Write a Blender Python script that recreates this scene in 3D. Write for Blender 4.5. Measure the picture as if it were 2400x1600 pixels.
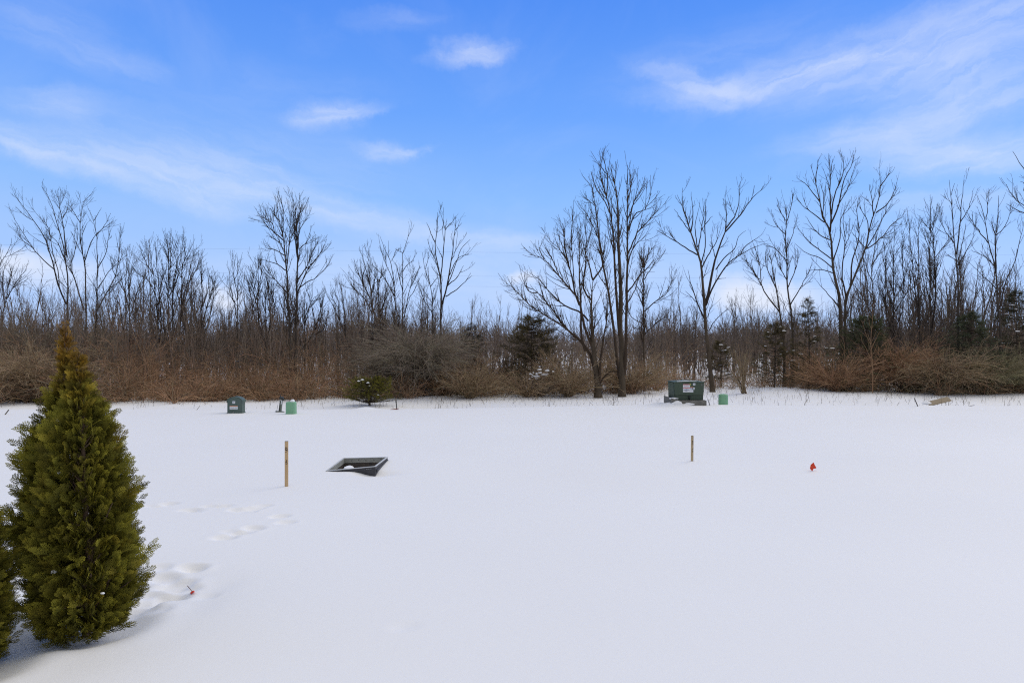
import bpy, bmesh, math, random
import numpy as np
from mathutils import Vector, Matrix

for o in list(bpy.data.objects):
    bpy.data.objects.remove(o)
SC = bpy.context.scene
COL = SC.collection
R = math.radians
rng = np.random.default_rng(11)
random.seed(5)

# ------------------------------------------------------------------ camera
EYE = 1.6
FOC = 1600.0                     # focal length in pixels of the 2400 px wide photograph
cd = bpy.data.cameras.new('camera')
cam = bpy.data.objects.new('camera', cd)
COL.objects.link(cam)
cam.location = (0, 0, EYE)
cam.rotation_euler = (R(90), 0, 0)
cd.sensor_width = 36.0
cd.lens = 24.0
cd.clip_start = 0.05
cd.clip_end = 6000
SC.camera = cam

# ------------------------------------------------------------------ light
SUN_EL, SUN_AZ = 40.0, 60.0      # azimuth clockwise from +Y: high on the right, veiled
SC.view_settings.view_transform = 'Standard'
SC.view_settings.look = 'None'
SC.view_settings.exposure = 0.0
SC.view_settings.gamma = 1.0
SC.view_settings.use_curve_mapping = False
SC.cycles.max_bounces = 5
SC.cycles.diffuse_bounces = 3
SC.cycles.use_denoising = False
SC.cycles.pixel_filter_type = 'BLACKMAN_HARRIS'
SC.cycles.filter_width = 1.15
sd = bpy.data.lights.new('sun', 'SUN')
sd.energy = 1.25
sd.angle = R(45)
sd.color = (1.0, 0.91, 0.74)
so = bpy.data.objects.new('sun', sd)
COL.objects.link(so)
sv = Vector((math.sin(R(SUN_AZ)) * math.cos(R(SUN_EL)), math.cos(R(SUN_AZ)) * math.cos(R(SUN_EL)), math.sin(R(SUN_EL))))
so.rotation_euler = sv.to_track_quat('Z', 'Y').to_euler()
so.location = sv * 50

W = bpy.data.worlds.new('World')
SC.world = W
W.use_nodes = True
nt = W.node_tree
nt.nodes.clear()


class NT:
    """small helper for node trees"""
    def __init__(s, tree): s.t = tree
    def n(s, kind, **kw):
        nd = s.t.nodes.new(kind)
        for k, v in kw.items(): setattr(nd, k, v)
        return nd
    def l(s, a, b): s.t.links.new(a, b)
    def val(s, sock, v):
        if hasattr(v, 'is_output') or isinstance(v, bpy.types.NodeSocket): s.l(v, sock)
        else: sock.default_value = v
    def math(s, op, a, b=None, clamp=False):
        nd = s.n('ShaderNodeMath', operation=op); nd.use_clamp = clamp
        s.val(nd.inputs[0], a)
        if b is not None: s.val(nd.inputs[1], b)
        return nd.outputs[0]
    def rng(s, v, a, b, c, d, smooth=False):
        nd = s.n('ShaderNodeMapRange', interpolation_type='SMOOTHSTEP' if smooth else 'LINEAR')
        s.val(nd.inputs[0], v)
        for i, q in enumerate((a, b, c, d)): nd.inputs[i + 1].default_value = q
        return nd.outputs[0]
    def mix(s, f, a, b, blend='MIX'):
        nd = s.n('ShaderNodeMix', data_type='RGBA', blend_type=blend)
        s.val(nd.inputs[0], f)
        for i, v in ((6, a), (7, b)):
            if isinstance(v, (tuple, list)): nd.inputs[i].default_value = (*v[:3], 1)
            else: s.l(v, nd.inputs[i])
        return nd.outputs[2]
    def ramp(s, f, stops):
        nd = s.n('ShaderNodeValToRGB')
        s.val(nd.inputs[0], f)
        cr = nd.color_ramp
        while len(cr.elements) < len(stops): cr.elements.new(0.5)
        for e, (p, c) in zip(cr.elements, stops):
            e.position = p; e.color = (*c, 1)
        return nd.outputs[0]
    def noise(s, vec, scale, detail=4, rough=0.55, dist=0.0, out=0):
        nd = s.n('ShaderNodeTexNoise')
        if vec is not None: s.l(vec, nd.inputs['Vector'])
        nd.inputs['Scale'].default_value = scale
        nd.inputs['Detail'].default_value = detail
        nd.inputs['Roughness'].default_value = rough
        nd.inputs['Distortion'].default_value = dist
        return nd.outputs[out]


g = NT(nt)
outw = g.n('ShaderNodeOutputWorld')
bg = g.n('ShaderNodeBackground')
bg.inputs[1].default_value = 0.1
g.l(bg.outputs[0], outw.inputs[0])
sky = g.n('ShaderNodeTexSky', sky_type='NISHITA')
sky.sun_disc = False
sky.sun_elevation = R(SUN_EL)
sky.sun_rotation = R(SUN_AZ)
sky.altitude = 0
sky.air_density = 1.0
sky.dust_density = 0.4
sky.ozone_density = 2.5
tc = g.n('ShaderNodeTexCoord')
sx = g.n('ShaderNodeSeparateXYZ')
g.l(tc.outputs['Generated'], sx.inputs[0])
dx, dy, dz = sx.outputs
az = g.math('ARCTAN2', dx, dy)
el = g.math('ARCSINE', dz)
# the blue deepens with height
SKYRAMP = [(0.0, (0.30, 0.62, 1.45)), (0.12, (0.32, 0.66, 1.42)), (0.25, (0.26, 0.62, 1.36)), (0.40, (0.175, 0.50, 1.25)), (0.6, (0.14, 0.44, 1.2)), (1.0, (0.3, 0.5, 1.0))]
tint = g.ramp(g.rng(el, 0.0, 1.0, 0.0, 1.0), SKYRAMP)
SKYMIX = 0.9
blue = g.mix(1.0, sky.outputs[0], tint, 'MULTIPLY')
flat = g.ramp(g.rng(el, 0.0, 1.0, 0.0, 1.0), [(0.0, (.60, .745, .99)), (0.10, (.50, .70, 1.0)), (0.2, (.33, .60, 1.0)), (0.32, (.19, .45, 1.0)), (0.47, (.105, .325, .93)), (0.7, (.10, .30, .85)), (1.0, (.12, .30, .8))])
flat10 = g.mix(1.0, flat, (8.8, 9.15, 10.25), 'MULTIPLY')
blue = g.mix(SKYMIX, blue, flat10)
cv = g.n('ShaderNodeCombineXYZ')
g.l(az, cv.inputs[0]); g.l(el, cv.inputs[1])
ang = cv.outputs[0]
warp = g.n('ShaderNodeVectorMath', operation='MULTIPLY_ADD')
g.l(g.noise(ang, 8.0, 6, 0.68, out=1), warp.inputs[0])
warp.inputs[1].default_value = (0.13, 0.05, 0)
wadd = g.n('ShaderNodeVectorMath', operation='ADD')
g.l(ang, wadd.inputs[0])
wadd.inputs[1].default_value = (-0.065, -0.025, 0)
g.l(wadd.outputs[0], warp.inputs[2])
wv = warp.outputs[0]


def aez(px, py):
    x, z = (px - 1200) / FOC, (800 - py) / FOC
    return math.atan2(x, 1), math.asin(z / math.sqrt(1 + x * x + z * z))


CIRRUS = 0.86
STREAK = []
for rot_ in (-12, 2, 14):
    mp = g.n('ShaderNodeMapping', vector_type='TEXTURE')
    g.l(wv, mp.inputs[0])
    mp.inputs['Rotation'].default_value = (0, 0, R(rot_))
    mp.inputs['Scale'].default_value = (0.16, 0.030, 1)
    STREAK.append((rot_, g.noise(mp.outputs[0], 1.6, 5, 0.6, 0.5)))


def wisp(px, py, ax, ay, rot, strength, streak=0.6, sc=1.6, soft=1.0):
    """an elongated patch of cirrus: centre, half-lengths (in 1/1600 rad), tilt, density"""
    a, e = aez(px, py)
    mp = g.n('ShaderNodeMapping', vector_type='TEXTURE')
    g.l(wv, mp.inputs[0])
    mp.inputs['Location'].default_value = (a, e, 0)
    mp.inputs['Rotation'].default_value = (0, 0, R(rot))
    mp.inputs['Scale'].default_value = (ax / FOC, ay / FOC, 1)
    ln = g.n('ShaderNodeVectorMath', operation='LENGTH')
    g.l(mp.outputs[0], ln.inputs[0])
    m = g.rng(ln.outputs[1], 0.05, soft, 1.0, 0.0, True)
    m = g.math('POWER', m, 1.4)
    ns = min(STREAK, key=lambda q: abs(q[0] - rot))[1]
    ns = g.rng(ns, 0.25, 0.75, 1 - streak, 1.0, True)
    return g.math('MULTIPLY', g.math('MULTIPLY', m, ns), strength * CIRRUS if strength < .64 else strength)


WISPS = [  # px, py, half length, half height, tilt, strength
    (1120, 112, 150, 42, -4, .62), (1060, 130, 130, 30, 6, .35),
    (770, 268, 150, 48, 8, .62), (860, 258, 130, 24, 12, .30), (900, 352, 130, 34, 2, .55), (960, 350, 90, 16, 8, .3),
    (930, 45, 190, 40, 4, .22), (640, 210, 420, 90, 4, .12),
    (130, 232, 190, 50, 0, .45), (290, 150, 160, 40, -6, .18), (120, 60, 260, 120, -14, .22),
    (110, 345, 300, 40, -18, .45), (330, 420, 420, 70, -12, .40), (560, 440, 460, 110, -8, .42), (620, 350, 600, 130, -6, .2),
    (860, 520, 420, 60, -10, .40), (1120, 560, 330, 48, -3, .45), (350, 360, 500, 80, -8, .25),
    (1660, 225, 230, 50, -6, .62), (1850, 180, 330, 80, 11, .62), (2100, 130, 420, 110, 17, .55), (2330, 90, 330, 110, 20, .5),
    (1600, 180, 180, 40, -22, .4), (1700, 130, 500, 110, 8, .16),
    (2260, 240, 380, 110, 14, .52), (2050, 310, 330, 50, 6, .45), (2330, 360, 330, 60, -3, .62), (2200, 340, 300, 40, -3, .4), (2200, 470, 330, 50, -3, .3),
    (1250, 640, 900, 130, 0, .25), (1300, 690, 300, 50, 3, .3), (700, 640, 700, 120, 0, .2),
]
acc = None
for w in WISPS:
    m = wisp(*w)
    inv = g.math('SUBTRACT', 1.0, m)
    acc = inv if acc is None else g.math('MULTIPLY', acc, inv)
# small cumulus heads low over the trees
for (px, py, ax, ay, s) in [(1712, 678, 95, 52, .95), (1790, 690, 120, 40, .8), (520, 700, 60, 45, .85), (40, 612, 95, 34, .7), (130, 640, 130, 40, .45), (1225, 650, 60, 20, .55), (1850, 700, 160, 40, .5)]:
    m = wisp(px, py, ax, ay, 0, s, 0.25, 1.2, 1.05)
    acc = g.math('MULTIPLY', acc, g.math('SUBTRACT', 1.0, g.math('POWER', m, 0.6)))
cover = g.math('SUBTRACT', 1.0, acc)
# unseen broken cloud sheet overhead, tinted warm to whiten the light on the snow
hi = g.noise(tc.outputs['Generated'], 2.6, 5, 0.55, 0.5)
back = g.rng(el, 0.56, 0.95, 0.0, 1.0, True)
sheet = g.math('MULTIPLY', g.rng(hi, 0.28, 0.55, 0.45, 1.0, True), back)
veil = g.rng(g.noise(ang, 3.0, 6, 0.6, 1.0), 0.45, 0.75, 0.0, 0.10, True)
cover = g.math('MAXIMUM', cover, g.math('MAXIMUM', sheet, veil))
CLOUD = (7.9, 8.5, 9.9)
colr = g.mix(cover, blue, CLOUD)
rear = g.rng(dy, 0.15, -0.5, 0.0, 0.8, True)
colr = g.mix(rear, colr, (4.1, 4.0, 3.9))  # unseen grey sky behind the camera, added to mute and neutralise light from there
colr = g.mix(back, colr, g.mix(sheet, blue, (9.3, 8.9, 7.7)))
# below the horizon: snow country
colr = g.mix(g.rng(dz, -0.02, -0.08, 0.0, 1.0), colr, (5.2, 5.6, 6.6))
g.l(colr, bg.inputs[0])

# ------------------------------------------------------------------ helpers


def at(px, py, d):
    """world point seen at photograph pixel px, py at distance d in front of the camera"""
    return np.array([(px - 1200) / FOC * d, d, EYE - (py - 800) / FOC * d])


def tag(o, label=None, cat=None, group=None, kind=None):
    if label: o['label'] = label
    if cat: o['category'] = cat
    if group: o['group'] = group
    if kind: o['kind'] = kind
    return o


def empty(name, loc, label=None, cat=None, group=None, rz=0.0):
    o = bpy.data.objects.new(name, None)
    o.empty_display_size = 0.1
    COL.objects.link(o)
    o.location = loc
    o.rotation_euler = (0, 0, rz)
    return tag(o, label, cat, group)


def link_mesh(name, me, m, parent=None):
    if m is not None: me.materials.append(m)
    o = bpy.data.objects.new(name, me)
    COL.objects.link(o)
    if parent is not None: o.parent = parent
    return o


def np_mesh(name, V, F, cols=None, smooth=True):
    """V (n,3), F (m,k) with k = 3 or 4"""
    me = bpy.data.meshes.new(name)
    V = np.asarray(V, np.float32); F = np.asarray(F, np.int32)
    k = F.shape[1]
    me.vertices.add(len(V)); me.vertices.foreach_set('co', V.ravel())
    me.loops.add(F.size); me.loops.foreach_set('vertex_index', F.ravel())
    me.polygons.add(len(F)); me.polygons.foreach_set('loop_start', np.arange(0, F.size, k, dtype=np.int32))
    me.polygons.foreach_set('use_smooth', np.full(len(F), smooth))
    if cols is not None:
        a = me.color_attributes.new('tone', 'FLOAT_COLOR', 'POINT')
        c = np.ones((len(V), 4), np.float32); c[:, :3] = cols
        a.data.foreach_set('color', c.ravel())
    me.update(calc_edges=True)
    return me


def tubes(P, RAD, sides=3):
    """P (N,K,3) polylines, RAD (N,K) -> vertices, quads (caps left open but tips are thin)"""
    N, K, _ = P.shape
    T = np.gradient(P, axis=1)
    T /= np.linalg.norm(T, axis=2, keepdims=True) + 1e-9
    m = T.mean(1)
    ref = np.zeros((N, 3)); ref[np.arange(N), np.abs(m).argmin(1)] = 1
    A = np.cross(T, ref[:, None, :]); A /= np.linalg.norm(A, axis=2, keepdims=True) + 1e-9
    B = np.cross(T, A)
    th = np.arange(sides) * 2 * np.pi / sides
    V = P[:, :, None, :] + RAD[:, :, None, None] * (np.cos(th)[None, None, :, None] * A[:, :, None, :] + np.sin(th)[None, None, :, None] * B[:, :, None, :])
    idx = np.arange(N * K * sides).reshape(N, K, sides)
    a = idx[:, :-1, :]; b = np.roll(a, -1, axis=2); d = idx[:, 1:, :]; c = np.roll(d, -1, axis=2)
    F = np.stack([a, b, c, d], -1).reshape(-1, 4)
    return V.reshape(-1, 3), F


class Acc:
    def __init__(s): s.V = []; s.F = []; s.C = []; s.n = 0
    def add(s, V, F, col=None):
        s.V.append(V); s.F.append(F + s.n); s.n += len(V)
        if col is not None:
            col = np.asarray(col, np.float32)
            s.C.append(np.broadcast_to(col, (len(V), 3)) if col.ndim == 1 else col)
    def mesh(s, name, smooth=True):
        return np_mesh(name, np.concatenate(s.V), np.concatenate(s.F), np.concatenate(s.C) if s.C else None, smooth)


def resample(pts, K, wig=0.0):
    pts = np.asarray(pts, float)
    n = len(pts)
    ext = np.vstack([2 * pts[0] - pts[1], pts, 2 * pts[-1] - pts[-2]])
    seg = np.linalg.norm(np.diff(pts, axis=0), axis=1); cum = np.concatenate([[0], np.cumsum(seg)])
    out = []
    for s in np.linspace(0, cum[-1], K):
        i = min(int(np.searchsorted(cum, s, 'right') - 1), n - 2)
        t = (s - cum[i]) / max(seg[i], 1e-9)
        p0, p1, p2, p3 = ext[i], ext[i + 1], ext[i + 2], ext[i + 3]
        out.append(0.5 * (2 * p1 + (p2 - p0) * t + (2 * p0 - 5 * p1 + 4 * p2 - p3) * t * t + (3 * p1 - p0 - 3 * p2 + p3) * t ** 3))
    out = np.array(out)
    if wig:
        w = rng.normal(0, wig, (K, 3)); w[0] = 0
        out += w
    return out


def norm(v): return v / (np.linalg.norm(v, axis=-1, keepdims=True) + 1e-9)


def grow(P, RAD, dens, tr, angle, length, up, wig, K, rtip, rmax=1.0, lenpow=0.5):
    """side shoots on the polylines P: dens per metre, angle (rad) from the parent, length range (m)"""
    N, KP, _ = P.shape
    L = np.linalg.norm(np.diff(P, axis=1), axis=2).sum(1)
    cnt = int(L.sum() * dens)
    if cnt < 1: return np.zeros((0, K, 3)), np.zeros((0, K))
    i = rng.choice(N, cnt, p=L / L.sum())
    t = rng.uniform(tr[0], tr[1], cnt) * (KP - 1)
    k = np.minimum(t.astype(int), KP - 2); f = (t - k)[:, None]
    p0 = P[i, k] * (1 - f) + P[i, k + 1] * f
    tan = norm(P[i, k + 1] - P[i, k])
    r0 = (RAD[i, k] * (1 - f[:, 0]) + RAD[i, k + 1] * f[:, 0])
    rad = norm(np.cross(tan, rng.normal(size=(cnt, 3))))
    a = rng.normal(angle, 0.16, cnt)[:, None]
    d = norm(tan * np.cos(a) + rad * np.sin(a))
    frac = 1 - t / (KP - 1)
    ln = rng.uniform(length[0], length[1], cnt) * (0.45 + 0.75 * frac ** lenpow) * np.minimum(1.0, 0.35 + L[i] / 2.2)
    pts = [p0]
    st = (ln / (K - 1))[:, None]
    for q in range(K - 1):
        pts.append(pts[-1] + d * st)
        d = norm(d + np.array([0, 0, up]) + rng.normal(0, wig, (cnt, 3)))
    C = np.stack(pts, 1)
    rs = np.minimum(np.minimum(r0 * 0.7, rmax), 0.006 + ln * 0.011)
    u = np.linspace(0, 1, K)[None, :]
    RC = rs[:, None] * (1 - u) + np.minimum(rtip, rs)[:, None] * u
    return C, RC


# ------------------------------------------------------------------ materials


def new_mat(name):
    m = bpy.data.materials.new(name); m.use_nodes = True
    b = m.node_tree.nodes['Principled BSDF']
    return m, NT(m.node_tree), b


def mat(name, c1, c2=None, scale=8.0, rough=0.7, bump=0.0, bscale=None, metallic=0.0, stretch=None, spec=0.4, detail=5):
    m, q, b = new_mat(name)
    t = q.n('ShaderNodeTexCoord')
    vec = t.outputs['Object']
    if stretch:
        mp = q.n('ShaderNodeMapping'); q.l(vec, mp.inputs[0]); mp.inputs['Scale'].default_value = stretch; vec = mp.outputs[0]
    b.inputs['Base Color'].default_value = (*c1, 1)
    if c2:
        ns = q.noise(vec, scale, detail, 0.6)
        q.l(q.mix(q.rng(ns, 0.3, 0.7, 0, 1), c1, c2), b.inputs['Base Color'])
    b.inputs['Roughness'].default_value = rough
    b.inputs['Metallic'].default_value = metallic
    b.inputs['Specular IOR Level'].default_value = spec
    if bump:
        bp = q.n('ShaderNodeBump'); bp.inputs['Strength'].default_value = bump; bp.inputs['Distance'].default_value = 0.01
        q.l(q.noise(vec, bscale or scale * 3, 6, 0.65), bp.inputs['Height'])
        q.l(bp.outputs[0], b.inputs['Normal'])
    return m


def tone_mat(name, rough=0.8, gain=1.0, nscale=0.0, translucent=0.0, spec=0.2):
    m, q, b = new_mat(name)
    a = q.n('ShaderNodeVertexColor'); a.layer_name = 'tone'
    c = a.outputs[0]
    if nscale:
        t = q.n('ShaderNodeTexCoord')
        ns = q.noise(t.outputs['Object'], nscale, 4, 0.6)
        v = q.rng(ns, 0.3, 0.7, 0.7, 1.3)
        cmb = q.n('ShaderNodeCombineColor')
        for i in range(3): q.l(v, cmb.inputs[i])
        c = q.mix(1.0, c, cmb.outputs[0], 'MULTIPLY')
    q.l(c, b.inputs['Base Color'])
    b.inputs['Roughness'].default_value = rough
    b.inputs['Specular IOR Level'].default_value = spec
    if translucent:
        tr = q.n('ShaderNodeBsdfTranslucent'); q.l(c, tr.inputs[0])
        mx = q.n('ShaderNodeMixShader'); mx.inputs[0].default_value = translucent
        out = [n for n in m.node_tree.nodes if n.type == 'OUTPUT_MATERIAL'][0]
        q.l(b.outputs[0], mx.inputs[1]); q.l(tr.outputs[0], mx.inputs[2]); q.l(mx.outputs[0], out.inputs[0])
    return m


def snow_mat(name, base=(0.88, 0.872, 0.86)):
    m, q, b = new_mat(name)
    t = q.n('ShaderNodeTexCoord')
    vec = t.outputs['Object']
    big = q.noise(vec, 0.35, 4, 0.5)
    q.l(q.mix(q.rng(big, 0.3, 0.7, 0, 1), base, tuple(c * 0.975 for c in base)), b.inputs['Base Color'])
    b.inputs['Roughness'].default_value = 0.65
    b.inputs['Specular IOR Level'].default_value = 0.4
    bp = q.n('ShaderNodeBump'); bp.inputs['Strength'].default_value = 0.20; bp.inputs['Distance'].default_value = 0.012
    h = q.math('ADD', q.noise(vec, 9, 6, 0.6), q.math('MULTIPLY', q.noise(vec, 60, 3, 0.6), 0.15))
    q.l(h, bp.inputs['Height'])
    q.l(bp.outputs[0], b.inputs['Normal'])
    return m


SNOW = snow_mat('snow')
BARK = mat('bark', (0.060, 0.045, 0.031), (0.115, 0.088, 0.060), 6, 0.9, 0.7, 22, stretch=(1, 1, 0.25), spec=0.15)
BARKG = mat('grey_bark', (0.048, 0.038, 0.031), (0.090, 0.074, 0.060), 6, 0.9, 0.6, 22, stretch=(1, 1, 0.25), spec=0.15)
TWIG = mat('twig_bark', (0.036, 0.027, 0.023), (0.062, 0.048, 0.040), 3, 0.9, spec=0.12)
FARTWIG = mat('hazed_twig_bark', (0.125, 0.098, 0.078), (0.175, 0.138, 0.110), 3, 0.9, spec=0.1)  # twig colour lightened for the background, haze put into the base colour
TWIGB = mat('brown_twig_bark', (0.046, 0.032, 0.023), (0.078, 0.054, 0.036), 3, 0.9, spec=0.12)
PALETWIG = mat('pale_tan_bark', (0.24, 0.135, 0.07), (0.30, 0.19, 0.11), 5, 0.85, spec=0.15)
BRUSH = tone_mat('brush_stems', 0.9, spec=0.1)
LEAF = tone_mat('evergreen_scales', 0.75, nscale=0.0, translucent=0.25, spec=0.2)

# ------------------------------------------------------------------ ground

FOOT = [(510, 100, .9), (420, 130, .6), (730, 180, .8), (820, 190, .8), (1000, 140, .7), (1170, 140, .8), (1340, 190, 1), (1540, 170, 1.1), (1470, 210, .7), (1660, 140, .7),
        (1860, 270, .9), (1935, 345, .8), (1540, 415, 1.1), (1420, 470, .7), (1330, 480, .6), (1180, 530, 1.1), (1250, 460, .5), (280, 130, .5),
        (400, 880, .8), (770, 895, 1.3), (850, 885, .7), (450, 1010, 1.3), (590, 1080, 1.5), (680, 1130, 1.1), (560, 1230, 1.2), (520, 1220, .8), (270, 1220, 1.0), (240, 1310, 1.1), (310, 1280, .8), (150, 1385, .8), (960, 1220, .45), (400, 1390, .6)]
FP = []
for (fx, fy, s) in FOOT:
    px, py = 300 + fx * .1913, 1160 + fy * .1913
    d = EYE * FOC / (py - 800)
    FP.append(((px - 1200) / FOC * d, d, s))
FP += [((950 - 1200) / FOC * 3.84, 3.84, .75), ((940 - 1200) / FOC * 3.80, 3.80, .4), (-5.95 * .72 * 1.9, 9.66, 1.0), (-7.0, 9.5, .8), (1.9 * .3, 8.05, .3)]
THUJA1 = (-2.43, 3.85)
THUJA2 = (-2.77, 3.36)
BOX = [np.array(v) for v in ((-2.256, 8.28, 0.004), (-1.636, 8.18, 0.087), (-1.627, 8.93, 0.078), (-2.217, 8.97, 0.052))]   # rim corners


def sstep(a, b, x):
    t = np.clip((x - a) / (b - a), 0, 1)
    return t * t * (3 - 2 * t)


def in_quad(x, y, Q):
    """signed distance-like value, positive inside the convex quad (anticlockwise)"""
    r = None
    for i in range(4):
        a, b = Q[i][:2], Q[(i + 1) % 4][:2]
        e = b - a; e = e / np.linalg.norm(e)
        s = -(x - a[0]) * e[1] + (y - a[1]) * e[0]
        r = s if r is None else np.minimum(r, s)
    return r


def hnoise(x, y, f, seed):
    r = np.random.default_rng(seed)
    z = 0
    for k in range(6):
        a = r.uniform(0, 2 * np.pi); w = f * r.uniform(0.6, 1.8)
        z = z + np.sin((x * np.cos(a) + y * np.sin(a)) * w + r.uniform(0, 6.28))
    return z / 6


def height(x, y):
    x = np.asarray(x, float); y = np.asarray(y, float)
    z = 0.030 * hnoise(x, y, 0.55, 1) * sstep(3, 7, y) + 0.008 * hnoise(x, y, 1.7, 2) + 0.004 * hnoise(x * .5, y * 1.6, 3.4, 7)
    z = z + 0.05 * sstep(7.2, 9.0, y + 0.05 * x) * (1 - sstep(9, 16, y))
    crest = 16.4 + 0.10 * x * 0.6 + 0.25 * np.sin(x * 0.35)
    z = z - 0.13 * sstep(crest, crest + 1.6, y)
    z = z + 0.05 * hnoise(x, y, 1.9, 3) * sstep(crest, crest + 2.5, y)
    z = z + 0.08 * hnoise(x, y, 0.5, 4) * sstep(crest + 2, crest + 8, y)
    for (fx, fy, s) in FP:
        dx_, dy_ = x - fx, y - fy
        rot = 0.5 * math.sin(fx * 31 + fy * 17)
        u = dx_ * math.cos(rot) + dy_ * math.sin(rot); v = -dx_ * math.sin(rot) + dy_ * math.cos(rot)
        q = (u / (0.090 * (0.6 + 0.4 * s))) ** 2 + (v / (0.062 * (0.6 + 0.4 * s))) ** 2
        s = s * min(1.0, .42 + .045 * (fy - 3.5)) * (.35 if abs(fx + .6) < .3 else 1)
        z = z - 0.046 * s * np.exp(-q ** 2.0) + 0.006 * s * np.exp(-((np.sqrt(q) - 1.45) / 0.4) ** 2)
    # trampled band beside the thuja
    tr = np.exp(-(((x + 2.35) / 0.55) ** 2 + ((y - 4.35) / 0.45) ** 2) ** 2)
    z = z + 0.018 * tr * hnoise(x, y, 11, 6) - 0.01 * tr
    for (tx, ty), dep in ((THUJA1, .05), (THUJA2, .05)):
        q = ((x - tx) / .34) ** 2 + ((y - ty) / .30) ** 2
        z = z - dep * np.exp(-q ** 2.2) + 0.012 * np.exp(-((np.sqrt(q) - 1.3) / 0.3) ** 2)
    # wind scoop round the catch basin
    q = ((x + 1.62) / .22) ** 2 + ((y - 8.15) / .12) ** 2
    z = z - 0.045 * np.exp(-q)
    q = ((x + 1.93) / .14) ** 2 + ((y - 8.16) / .10) ** 2
    z = z + 0.014 * np.exp(-q)
    q = ((x + 2.2) / .30) ** 2 + ((y - 8.6) / .25) ** 2
    z = z + 0.006 * np.exp(-q)
    # heaps at the transformer pad
    for (hx, hy, a, b) in ((3.90, 16.95, .07, .17), (4.25, 16.9, .05, .12), (3.7, 17.3, .06, .2)):
        z = z + a * np.exp(-((x - hx) / b) ** 2 - ((y - hy) / .2) ** 2)
    z = z + 0.06 * np.exp(-((x + 3.45) / .25) ** 2 - ((y - 16.2) / .2) ** 2)
    ins = in_quad(x, y, BOX)
    floor = -0.20 + 0.245 * np.exp(-(np.abs(x + 2.07) / .11) ** 1.6 - ((y - 8.64) / .20) ** 2) + 0.03 * hnoise(x, y, 16, 8) + 0.17 * np.exp(-((x + 1.86) / .2) ** 2 - ((y - 8.5) / .16) ** 2)
    k = sstep(0.004, 0.022, ins)
    return z * (1 - k) + np.minimum(floor, 0.02) * k


BOX = [b + np.array([0, 0, dz_ + float(height(np.array([-2.33]), np.array([8.2]))[0])]) for b, dz_ in zip(BOX, (.004, -.006, -.012, -.006))]   # bedded on the snow beside it


def lines(*segs):
    out = []
    for a, b, st in segs:
        out += list(np.arange(a, b - 1e-6, st))
    return out


gx = [-900, -600, -400, -280, -200, -140, -100, -70, -50, -38, -30, -25] + lines((-21, -9, .35), (-9, -4.0, .12), (-4.0, -2.4, .03), (-2.4, -1.5, .0125), (-1.5, -.3, .03), (-.3, 6, .12), (6, 21, .35)) + [21, 25, 30, 38, 50, 70, 100, 140, 200, 280, 400, 600, 900]
gy = lines((-8, 1.4, .6), (1.4, 2.8, .08), (2.8, 7.0, .028), (7.0, 7.95, .05), (7.95, 9.15, .0125), (9.15, 12, .08), (12, 28, .16), (28, 60, 1.2)) + [60, 66, 74, 84, 96, 110, 130, 160, 200, 260, 340, 460, 640, 900, 1300, 2000]
GX, GY = np.meshgrid(np.array(gx), np.array(gy))
GZ = height(GX, GY)
GZ = np.where(GY > 100, GZ * 0.3, GZ)
V = np.stack([GX, GY, GZ], -1).reshape(-1, 3)
nx, ny = len(gx), len(gy)
ii = np.arange(nx * ny).reshape(ny, nx)
F = np.stack([ii[:-1, :-1], ii[:-1, 1:], ii[1:, 1:], ii[1:, :-1]], -1).reshape(-1, 4)
ground = link_mesh('snow_ground', np_mesh('snow_ground', V, F), SNOW)
tag(ground, 'smooth snow covering the open field', kind='structure')


def hz(x, y): return float(height(np.array([x]), np.array([y]))[0])


# ------------------------------------------------------------------ bmesh helpers for the small built things


def bm_obj(name, bm, m, parent=None, bevel=0.0, smooth=False, seg=2):
    if bevel:
        bmesh.ops.bevel(bm, geom=[e for e in bm.edges if e.is_manifold and e.calc_face_angle(0) > 0.6], offset=bevel, segments=seg, affect='EDGES', profile=0.5)
    bmesh.ops.recalc_face_normals(bm, faces=bm.faces)
    me = bpy.data.meshes.new(name)
    bm.to_mesh(me); bm.free()
    if smooth:
        for p in me.polygons: p.use_smooth = True
    return link_mesh(name, me, m, parent)


def box(bm, c, s, rot=None):
    r = bmesh.ops.create_cube(bm, size=1.0)
    M = Matrix.Translation(c) @ (rot.to_4x4() if rot else Matrix()) @ Matrix.Diagonal((*s, 1))
    bmesh.ops.transform(bm, matrix=M, verts=r['verts'])
    return r['verts']


def prism(bm, prof, y0, y1):
    """a closed profile in x,z extruded along y"""
    a = [bm.verts.new((x, y0, z)) for x, z in prof]
    b = [bm.verts.new((x, y1, z)) for x, z in prof]
    bm.faces.new(a); bm.faces.new(list(reversed(b)))
    n = len(a)
    for i in range(n): bm.faces.new((a[i], b[i], b[(i + 1) % n], a[(i + 1) % n]))


def lathe(bm, prof, sides=24, sx_=1.0, sy_=1.0, power=2.0):
    """prof of (radius, z); power > 2 squares the section off"""
    rings = []
    for r, z in prof:
        ring = []
        for k in range(sides):
            t = 2 * math.pi * k / sides
            c, s = math.cos(t), math.sin(t)
            q = (abs(c) ** power + abs(s) ** power) ** (-1 / power)
            ring.append(bm.verts.new((r * c * q * sx_, r * s * q * sy_, z)))
        rings.append(ring)
    for a, b in zip(rings, rings[1:]):
        for k in range(sides): bm.faces.new((a[k], a[(k + 1) % sides], b[(k + 1) % sides], b[k]))
    bm.faces.new(rings[-1]); bm.faces.new(list(reversed(rings[0])))


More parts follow.
